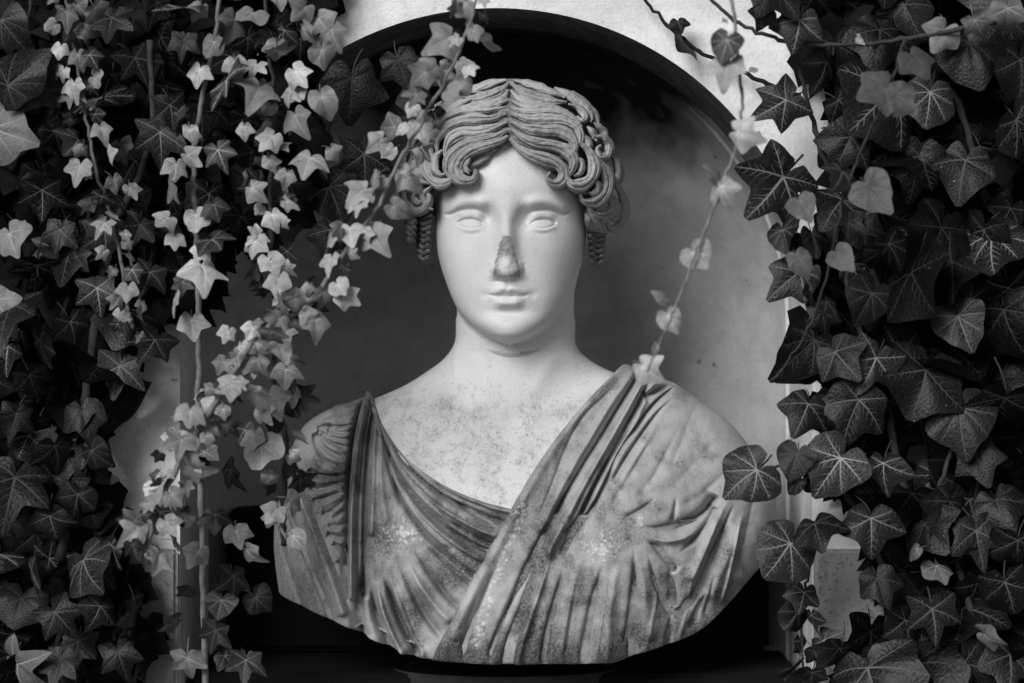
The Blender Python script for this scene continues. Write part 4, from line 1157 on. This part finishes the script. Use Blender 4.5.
leaves(v, r_, [(884, 88, 34, -65, 'dull', 'tri', 30, 10), (893, 96, 28, 50, 'dull', 'heart', 20, 10), (912, 56, 26, 40, 'dull', 'tri', 30, -30)], -.22)
leaves(v, r_, [(868, 186, 36, 35, 'dull', 'drop', 35, 10), (800, 202, 24, 25, 'dull', 'drop', 30, 0)], -.20)
leaves(v, r_, [(797, 256, 22, 25, 'dull', 'drop', 30, 0), (838, 254, 24, 40, 'dull', 'drop', 30, 0), (826, 302, 20, 25, 'mid', 'tri')], -.15)
along(v, r_, [(862, 150), (842, 205), (820, 300)], -.15, 60, (14, 22), [('mid', 1), ('dark', 1)])
# thin shoot hanging in front of the niche, out of focus
st = [(728, -20), (736, 40), (741, 90), (740, 135), (722, 185), (704, 232), (686, 280), (668, 325), (647, 372)]
v, r_ = vine('thin drooping shoot with few pale leaves right of the marble head', st, (-.24, -.30), .0018, .001, 'pale', 28, None)
leaves(v, r_, [(738, 132, 20, 60, 'young', 'tri', 40, 20), (722, 186, 22, 15, 'young', 'tri', 20, 25), (694, 252, 22, 35, 'young', 'heart', 25, 10), (668, 316, 20, 25, 'young', 'heart', 25, 10), (643, 366, 24, 45, 'young', 'tri', 20, 20),
               (716, 178, 16, -150, 'pale', 'drop', 30, 40), (664, 300, 14, -140, 'pale', 'drop', 30, 40), (728, 40, 26, -20, 'mid', 'heart', 10, 30), (730, 62, 24, -30, 'pale', 'tri', 30, 30), (655, 352, 12, 170, 'young', 'drop')], -.27, .006)
v, r_ = vine('bare twig with two withered leaves crossing the plaster above the arch', [(800, 96), (768, 84), (730, 66), (700, 52), (668, 25), (640, -6)], (.012, .012), .0026, .0016, 'dark', 29, None)
leaves(v, r_, [(678, 22, 13, 10, 'dark', 'tri'), (684, 42, 16, -20, 'dark', 'broad')], .008, .002)
v, r_ = vine('bare stem running level across the top right leaves', [(1040, 12), (960, 28), (900, 40), (830, 45), (780, 40), (735, 20), (700, -12)], (-.10, -.08), .0024, .0018, 'mid', 30, None)
leaves(v, r_, [(1008, 8, 30, 20, 'pale', 'tri'), (858, 38, 9, 20, 'pale', 'drop'), (945, 30, 26, -30, 'pale', 'tri'), (975, 20, 24, 30, 'pale', 'ivy'), (800, 20, 34, -10, 'mid', 'tri'), (770, -12, 40, 20, 'mid', 'tri'), (765, 12, 22, -20, 'dark', 'tri')], -.1)

# ---------------- left-hand side
GL = 'ivy vines climbing the wall left of the niche'
v, r_ = vine('ivy vine with two big ribbed leaves at the upper left edge', [(-20, 330), (-10, 240), (-6, 160), (20, 60), (34, -20)], (-.05, -.09), .0024, .0016, 'mid', 41, None)
leaves(v, r_, [(8, 86, 56, 128, 'mid', 'drop', 10, 10), (14, 84, 50, 80, 'mid', 'drop', 10, 10), (-8, 128, 52, 72, 'pale', 'heart', 8, -6), (2, 20, 40, 10, 'mid', 'heart'), (10, 234, 26, 20, 'pale', 'heart', 30, 20), (12, 306, 36, 10, 'mid', 'ivy'), (-4, 300, 30, 30, 'pale', 'tri')], -.10)
SCALE = .80
st = [(205, 700), (203, 560), (198, 420), (199, 320), (197, 260), (194, 200), (194, 150), (202, 100), (214, 40), (222, -20)]
v, r_ = vine('upright ivy stem with small bright leaves rising at the left, nearest the dark ones', st, (-.05, -.10), .0034, .002, 'pale', 42, GL)
leaves(v, r_, [(200, 8, 22, -40, 'young', 'tri'), (214, 42, 24, 10, 'pale', 'heart'), (200, 70, 24, -12, 'young', 'tri'), (184, 112, 18, -20, 'young', 'ivy'), (190, 130, 22, 10, 'young', 'ivy'), (188, 155, 24, 25, 'young', 'tri'), (176, 165, 22, -10, 'young', 'ivy'), (172, 184, 26, 20, 'pale', 'ivy'),
               (196, 215, 24, 5, 'pale', 'heart'), (168, 218, 16, -50, 'young', 'tri'), (175, 238, 18, -20, 'pale', 'ivy'), (200, 248, 22, 10, 'young', 'ivy'), (202, 266, 24, 10, 'young', 'tri'), (176, 298, 26, -15, 'young', 'ivy'), (182, 282, 20, 20, 'pale', 'ivy'), (192, 320, 28, -20, 'young', 'tri'), (212, 240, 22, 40, 'mid', 'ivy'),
               (227, 80, 36, 15, 'mid', 'star'), (234, 20, 28, 30, 'pale', 'tri'), (218, 150, 28, 30, 'mid', 'star'), (183, 8, 30, -40, 'mid', 'star'), (184, 40, 28, -30, 'mid', 'star'), (235, 62, 24, 25, 'pale', 'tri'), (214, 205, 22, 25, 'mid', 'tri')], -.11)
leaves(v, r_, [(176, 435, 24, -30, 'young', 'tri'), (205, 452, 22, 20, 'pale', 'ivy'), (231, 470, 30, 30, 'mid', 'star'), (190, 472, 28, 40, 'pale', 'tri'), (198, 551, 22, -20, 'pale', 'tri'), (233, 576, 36, 10, 'mid', 'star'), (216, 630, 34, 5, 'mid', 'star'), (188, 658, 34, -20, 'pale', 'star'), (246, 660, 32, 10, 'mid', 'star'),
               (256, 597, 28, 15, 'mid', 'heart'), (176, 621, 26, -30, 'mid', 'tri'), (236, 531, 26, 25, 'pale', 'ivy'), (248, 550, 24, 20, 'pale', 'tri'), (222, 600, 24, 5, 'mid', 'heart'), (215, 515, 22, -10, 'mid', 'tri'), (185, 510, 24, -20, 'mid', 'ivy'), (190, 590, 22, -40, 'mid', 'tri'), (225, 656, 26, 20, 'mid', 'ivy'), (245, 430, 22, 30, 'mid', 'ivy')], -.08)
st = [(284, 545), (284, 500), (286, 440), (274, 390), (276, 340), (272, 260), (270, 180), (276, 110), (268, 45), (264, -20)]
along(v, r_, st[:6], -.08, 15, (15, 24), [('pale', 2), ('mid', 2), ('young', 1)], 16)
along(v, r_, st[4:], -.09, 13, (13, 21), [('pale', 2), ('young', 2), ('mid', 1)], 15)
v, r_ = vine('ivy stem with clustered bright leaves hanging over the left rim of the arch', st, (-.04, -.10), .003, .0018, 'mid', 43, GL)
Zb = lambda l: [(180 + a/2.009, b/2.009, s, g, m, sh) for a, b, s, g, m, sh in l]
leaves(v, r_, Zb([(250, 55, 26, 10, 'pale', 'tri'), (280, 38, 24, 20, 'pale', 'tri'), (285, 100, 28, 10, 'young', 'heart'), (232, 145, 26, 10, 'young', 'ivy'), (195, 90, 24, -10, 'pale', 'tri'), (160, 175, 26, 5, 'pale', 'tri'), (232, 232, 24, 20, 'pale', 'tri'), (185, 275, 24, -40, 'young', 'ivy'),
                    (262, 318, 24, -20, 'young', 'tri'), (305, 300, 18, 60, 'young', 'tri'), (180, 322, 18, -10, 'young', 'tri'), (140, 350, 20, 10, 'young', 'ivy'), (145, 378, 20, 30, 'young', 'tri'), (215, 405, 20, 40, 'young', 'ivy'), (185, 432, 20, 5, 'young', 'tri'), (152, 485, 24, -20, 'young', 'ivy'),
                    (178, 520, 22, 25, 'young', 'ivy'), (198, 562, 22, 20, 'pale', 'tri'), (130, 255, 18, 0, 'young', 'tri'), (285, 195, 30, 20, 'pale', 'heart'), (305, 60, 22, 30, 'pale', 'tri'), (250, 15, 22, -20, 'pale', 'tri'), (240, 180, 20, -30, 'pale', 'ivy'), (210, 60, 22, -30, 'mid', 'tri'), (215, 350, 18, 20, 'pale', 'tri')]), -.11)
leaves(v, r_, [(286, 370, 22, -10, 'young', 'tri'), (292, 390, 24, 10, 'young', 'tri'), (300, 396, 30, 70, 'mid', 'star'), (262, 410, 22, 20, 'young', 'ivy'), (254, 436, 20, 0, 'pale', 'tri'), (291, 455, 16, 30, 'young', 'tri'), (271, 476, 20, -10, 'young', 'heart'), (300, 480, 26, 60, 'mid', 'star'), (270, 395, 26, 20, 'pale', 'tri'), (276, 510, 18, -30, 'pale', 'tri'),
               (262, 445, 30, 0, 'pale', 'heart'), (282, 530, 16, 20, 'pale', 'tri')], -.10)
st = [(136, 345), (132, 322), (126, 300), (118, 245), (94, 160), (82, 95), (70, 20), (60, -20)]
along(v, r_, st[3:], -.08, 13, (13, 22), [('pale', 3), ('young', 2), ('mid', 2)], 15)
along(v, r_, st[:4], -.08, 13, (13, 22), [('pale', 3), ('young', 2), ('mid', 2)], 15)
v, r_ = vine('thin ivy stem of small leaves among the dark leaves at the far left', st, (-.05, -.09), .0022, .0014, 'pale', 44, GL)
leaves(v, r_, [(120, 145, 24, 20, 'mid', 'ivy'), (80, 166, 22, -10, 'pale', 'ivy'), (110, 214, 16, 30, 'young', 'heart'), (102, 196, 22, -10, 'mid', 'tri'), (126, 243, 12, 20, 'young', 'tri'), (128, 288, 16, 0, 'pale', 'tri'), (122, 312, 18, -60, 'pale', 'tri'), (138, 312, 14, 60, 'young', 'drop'), (95, 114, 20, 20, 'mid', 'tri'), (74, 84, 20, -30, 'pale', 'tri'),
               (78, 55, 18, 5, 'pale', 'tri'), (90, 85, 18, 30, 'mid', 'heart'), (66, 12, 24, 10, 'pale', 'ivy'), (74, 30, 24, 40, 'mid', 'tri'), (95, 8, 22, 50, 'pale', 'tri'), (78, 140, 24, -15, 'mid', 'tri'), (130, 188, 18, 10, 'pale', 'ivy'), (132, 270, 18, 40, 'mid', 'ivy')], -.09)
st = [(140, 560), (172, 478), (205, 420), (236, 370), (262, 330), (299, 312), (324, 284), (349, 246), (379, 204), (404, 154), (434, 100), (459, 52), (480, -10)]
along(v, r_, st, -.07, 22, (12, 20), [('pale', 1), ('mid', 3)], 12)
v, r_ = vine('long blurred branch of pale leaves slanting up in front of the hair on the left', st, (-.15, -.20), .0030, .0014, 'pale', 45, None)
leaves(v, r_, Zb([(575, 5, 26, -30, 'pale', 'tri'), (540, 75, 26, -60, 'pale', 'tri'), (600, 72, 26, 40, 'pale', 'heart'), (492, 145, 30, -40, 'pale', 'ivy'), (552, 160, 28, -10, 'pale', 'heart'), (538, 128, 14, 0, 'young', 'heart'), (432, 255, 26, -45, 'pale', 'tri'), (482, 252, 28, 35, 'pale', 'ivy'), (405, 280, 20, -10, 'young', 'tri'),
                    (455, 350, 28, 40, 'pale', 'tri'), (395, 355, 26, -20, 'pale', 'tri'), (372, 380, 20, -55, 'pale', 'tri'), (352, 405, 14, -20, 'young', 'tri'), (312, 472, 24, -60, 'pale', 'tri'), (388, 468, 24, 50, 'pale', 'tri'), (342, 460, 20, 10, 'young', 'tri'), (232, 600, 28, -40, 'pale', 'ivy'), (330, 592, 26, 55, 'young', 'ivy'),
                    (288, 588, 22, 0, 'pale', 'tri'), (470, 215, 16, -60, 'young', 'heart'), (200, 640, 24, -40, 'pale', 'ivy'), (270, 640, 26, 10, 'pale', 'tri'), (482, 232, 14, 30, 'young', 'tri')]), -.18)
leaves(v, r_, [(258, 360, 22, 30, 'pale', 'tri'), (240, 346, 22, -30, 'young', 'tri'), (232, 385, 24, -50, 'pale', 'ivy'), (252, 392, 22, 40, 'pale', 'tri'), (214, 402, 22, -40, 'young', 'tri'), (208, 430, 24, 20, 'pale', 'ivy'), (184, 440, 22, -50, 'young', 'tri'), (190, 466, 26, 60, 'pale', 'tri'), (160, 480, 22, -30, 'pale', 'tri'), (160, 512, 24, 10, 'mid', 'tri'), (136, 520, 24, -40, 'pale', 'tri'), (132, 545, 22, 20, 'mid', 'ivy')], -.16)
along(v, r_, st, -.15, 16, (14, 24), [('pale', 3), ('young', 3)], 16, y1=-.20)
along(v, r_, st[:6], -.14, 15, (14, 22), [('pale', 3), ('young', 1), ('mid', 2)], 24)
SCALE = 1.0
v, r_ = vine('vine of large dark leaves with fine veins hanging into the upper left niche', [(250, 260), (300, 190), (330, 120), (320, 50), (300, -20)], (-.0, .0), .003, .002, 'dark', 46, GL)
leaves(v, r_, [(352, 78, 50, -4, 'dark', 'tri', 5, 0), (364, 154, 44, 0, 'dark', 'star', 5, 0), (329, 186, 44, 20, 'dark', 'heart', 8, 0), (398, 60, 34, 20, 'dark', 'ivy', 5, 5), (310, 130, 40, -20, 'dark', 'tri'), (330, 230, 30, -10, 'dark', 'tri'), (415, 95, 30, 20, 'dark', 'tri')], -.01, .005)
v, r_ = vine('ivy vine of big dark star leaves at the left of the picture at mid height', [(60, 560), (80, 440), (95, 330), (110, 240), (150, 140), (150, 40)], (-.03, -.05), .005, .003, 'mid', 47, GL)
leaves(v, r_, [(42, 190, 34, 0, 'dark', 'star'), (105, 232, 36, 0, 'mid', 'star', 10, 0), (97, 288, 32, 5, 'mid', 'star', 12, 0), (77, 257, 28, -10, 'mid', 'star'), (37, 265, 28, 0, 'dark', 'star'), (150, 272, 28, 10, 'mid', 'star'), (70, 322, 32, 0, 'mid', 'ivy'), (135, 58, 34, 20, 'dark', 'star'), (160, 132, 40, 0, 'mid', 'star', 8, 0), (120, 366, 38, -10, 'mid', 'star', 12, 0),
               (83, 412, 34, 15, 'mid', 'ivy', 20, 0), (40, 340, 34, 10, 'mid', 'ivy'), (55, 446, 34, -10, 'mid', 'tri'), (92, 450, 28, 15, 'mid', 'heart'), (15, 478, 38, 5, 'mid', 'star'), (32, 570, 36, 10, 'dark', 'star'), (55, 612, 36, 20, 'mid', 'star'), (18, 664, 40, 40, 'pale', 'star'), (133, 612, 34, -10, 'dark', 'star'), (118, 652, 32, 10, 'mid', 'star'),
               (50, 516, 30, 10, 'mid', 'tri'), (78, 494, 34, 0, 'mid', 'ivy'), (155, 340, 28, 0, 'dark', 'star'), (140, 225, 26, -10, 'dark', 'star'), (16, 414, 30, 0, 'dark', 'star'), (84, 560, 30, 0, 'mid', 'heart'), (100, 606, 30, -20, 'mid', 'tri'), (60, 660, 32, 0, 'dark', 'star'), (170, 105, 30, 10, 'dark', 'star'), (60, 230, 30, -20, 'dark', 'star'), (112, 545, 28, 10, 'dark', 'tri'), (30, 375, 30, 20, 'dark', 'ivy')], -.06)
# ---------------- background vines filling both sides
from math import hypot
def inside(x, y, poly):
    c = False; j = len(poly) - 1
    for i in range(len(poly)):
        if ((poly[i][1] > y) != (poly[j][1] > y)) and x < (poly[j][0]-poly[i][0])*(y-poly[i][1])/(poly[j][1]-poly[i][1]) + poly[i][0]: c = not c
        j = i
    return c
LEFT = [(-420, -260), (322, -260), (325, 20), (300, 70), (312, 130), (300, 215), (240, 235), (205, 300), (160, 335), (118, 380), (108, 470), (128, 560), (150, 640), (150, 900), (-420, 900)]
RIGHT = [(1440, -260), (800, -260), (796, 50), (838, 90), (850, 150), (832, 205), (800, 250), (812, 330), (812, 400), (826, 470), (862, 520), (890, 560), (880, 620), (858, 655), (842, 700), (842, 900), (1440, 900)]
def fill(label, stem, poly, xr, yr, n, size, mix_, depth, seed, group, gap=20):
    v, rnd = vine(label, stem, (-.01, -.02), .004, .0025, 'dark', seed, group)
    got = []; tries = 0
    while len(got) < n and tries < 6000:
        tries += 1
        x, y = rnd.uniform(*xr), rnd.uniform(*yr)
        if not inside(x, y, poly) or any(hypot(x-a, y-b) < gap for a, b in got): continue
        got.append((x, y))
        mk = rnd.choices([m for m, _ in mix_], [w_ for _, w_ in mix_])[0]
        an = rnd.gauss(0, 40)
        o = (x, y - 10)
        add_leaf(v, o, hang(o, rnd.uniform(*size), an), depth + rnd.uniform(-.015, .015), mk, rnd.choice(('star', 'ivy', 'tri', 'broad', 'heart', 'broad')), rnd)
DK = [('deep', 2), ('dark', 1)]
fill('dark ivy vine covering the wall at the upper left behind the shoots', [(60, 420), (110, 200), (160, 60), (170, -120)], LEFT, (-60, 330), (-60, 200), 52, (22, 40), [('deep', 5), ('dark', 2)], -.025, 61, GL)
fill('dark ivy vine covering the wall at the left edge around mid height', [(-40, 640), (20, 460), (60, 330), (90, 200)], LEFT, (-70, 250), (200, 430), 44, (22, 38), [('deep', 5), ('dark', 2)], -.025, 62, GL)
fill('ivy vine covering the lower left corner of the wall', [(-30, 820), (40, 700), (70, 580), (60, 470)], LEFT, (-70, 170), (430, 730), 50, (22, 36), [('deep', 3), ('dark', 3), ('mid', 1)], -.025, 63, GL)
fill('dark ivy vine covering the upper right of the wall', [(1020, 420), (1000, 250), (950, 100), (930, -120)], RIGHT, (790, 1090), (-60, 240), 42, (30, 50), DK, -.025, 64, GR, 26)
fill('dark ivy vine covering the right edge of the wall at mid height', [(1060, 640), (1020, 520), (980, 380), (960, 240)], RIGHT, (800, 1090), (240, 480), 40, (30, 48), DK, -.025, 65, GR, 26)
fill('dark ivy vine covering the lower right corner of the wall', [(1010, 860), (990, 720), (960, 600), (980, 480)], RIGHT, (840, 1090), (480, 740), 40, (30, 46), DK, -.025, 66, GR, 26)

# deep, uncountable growth against the wall
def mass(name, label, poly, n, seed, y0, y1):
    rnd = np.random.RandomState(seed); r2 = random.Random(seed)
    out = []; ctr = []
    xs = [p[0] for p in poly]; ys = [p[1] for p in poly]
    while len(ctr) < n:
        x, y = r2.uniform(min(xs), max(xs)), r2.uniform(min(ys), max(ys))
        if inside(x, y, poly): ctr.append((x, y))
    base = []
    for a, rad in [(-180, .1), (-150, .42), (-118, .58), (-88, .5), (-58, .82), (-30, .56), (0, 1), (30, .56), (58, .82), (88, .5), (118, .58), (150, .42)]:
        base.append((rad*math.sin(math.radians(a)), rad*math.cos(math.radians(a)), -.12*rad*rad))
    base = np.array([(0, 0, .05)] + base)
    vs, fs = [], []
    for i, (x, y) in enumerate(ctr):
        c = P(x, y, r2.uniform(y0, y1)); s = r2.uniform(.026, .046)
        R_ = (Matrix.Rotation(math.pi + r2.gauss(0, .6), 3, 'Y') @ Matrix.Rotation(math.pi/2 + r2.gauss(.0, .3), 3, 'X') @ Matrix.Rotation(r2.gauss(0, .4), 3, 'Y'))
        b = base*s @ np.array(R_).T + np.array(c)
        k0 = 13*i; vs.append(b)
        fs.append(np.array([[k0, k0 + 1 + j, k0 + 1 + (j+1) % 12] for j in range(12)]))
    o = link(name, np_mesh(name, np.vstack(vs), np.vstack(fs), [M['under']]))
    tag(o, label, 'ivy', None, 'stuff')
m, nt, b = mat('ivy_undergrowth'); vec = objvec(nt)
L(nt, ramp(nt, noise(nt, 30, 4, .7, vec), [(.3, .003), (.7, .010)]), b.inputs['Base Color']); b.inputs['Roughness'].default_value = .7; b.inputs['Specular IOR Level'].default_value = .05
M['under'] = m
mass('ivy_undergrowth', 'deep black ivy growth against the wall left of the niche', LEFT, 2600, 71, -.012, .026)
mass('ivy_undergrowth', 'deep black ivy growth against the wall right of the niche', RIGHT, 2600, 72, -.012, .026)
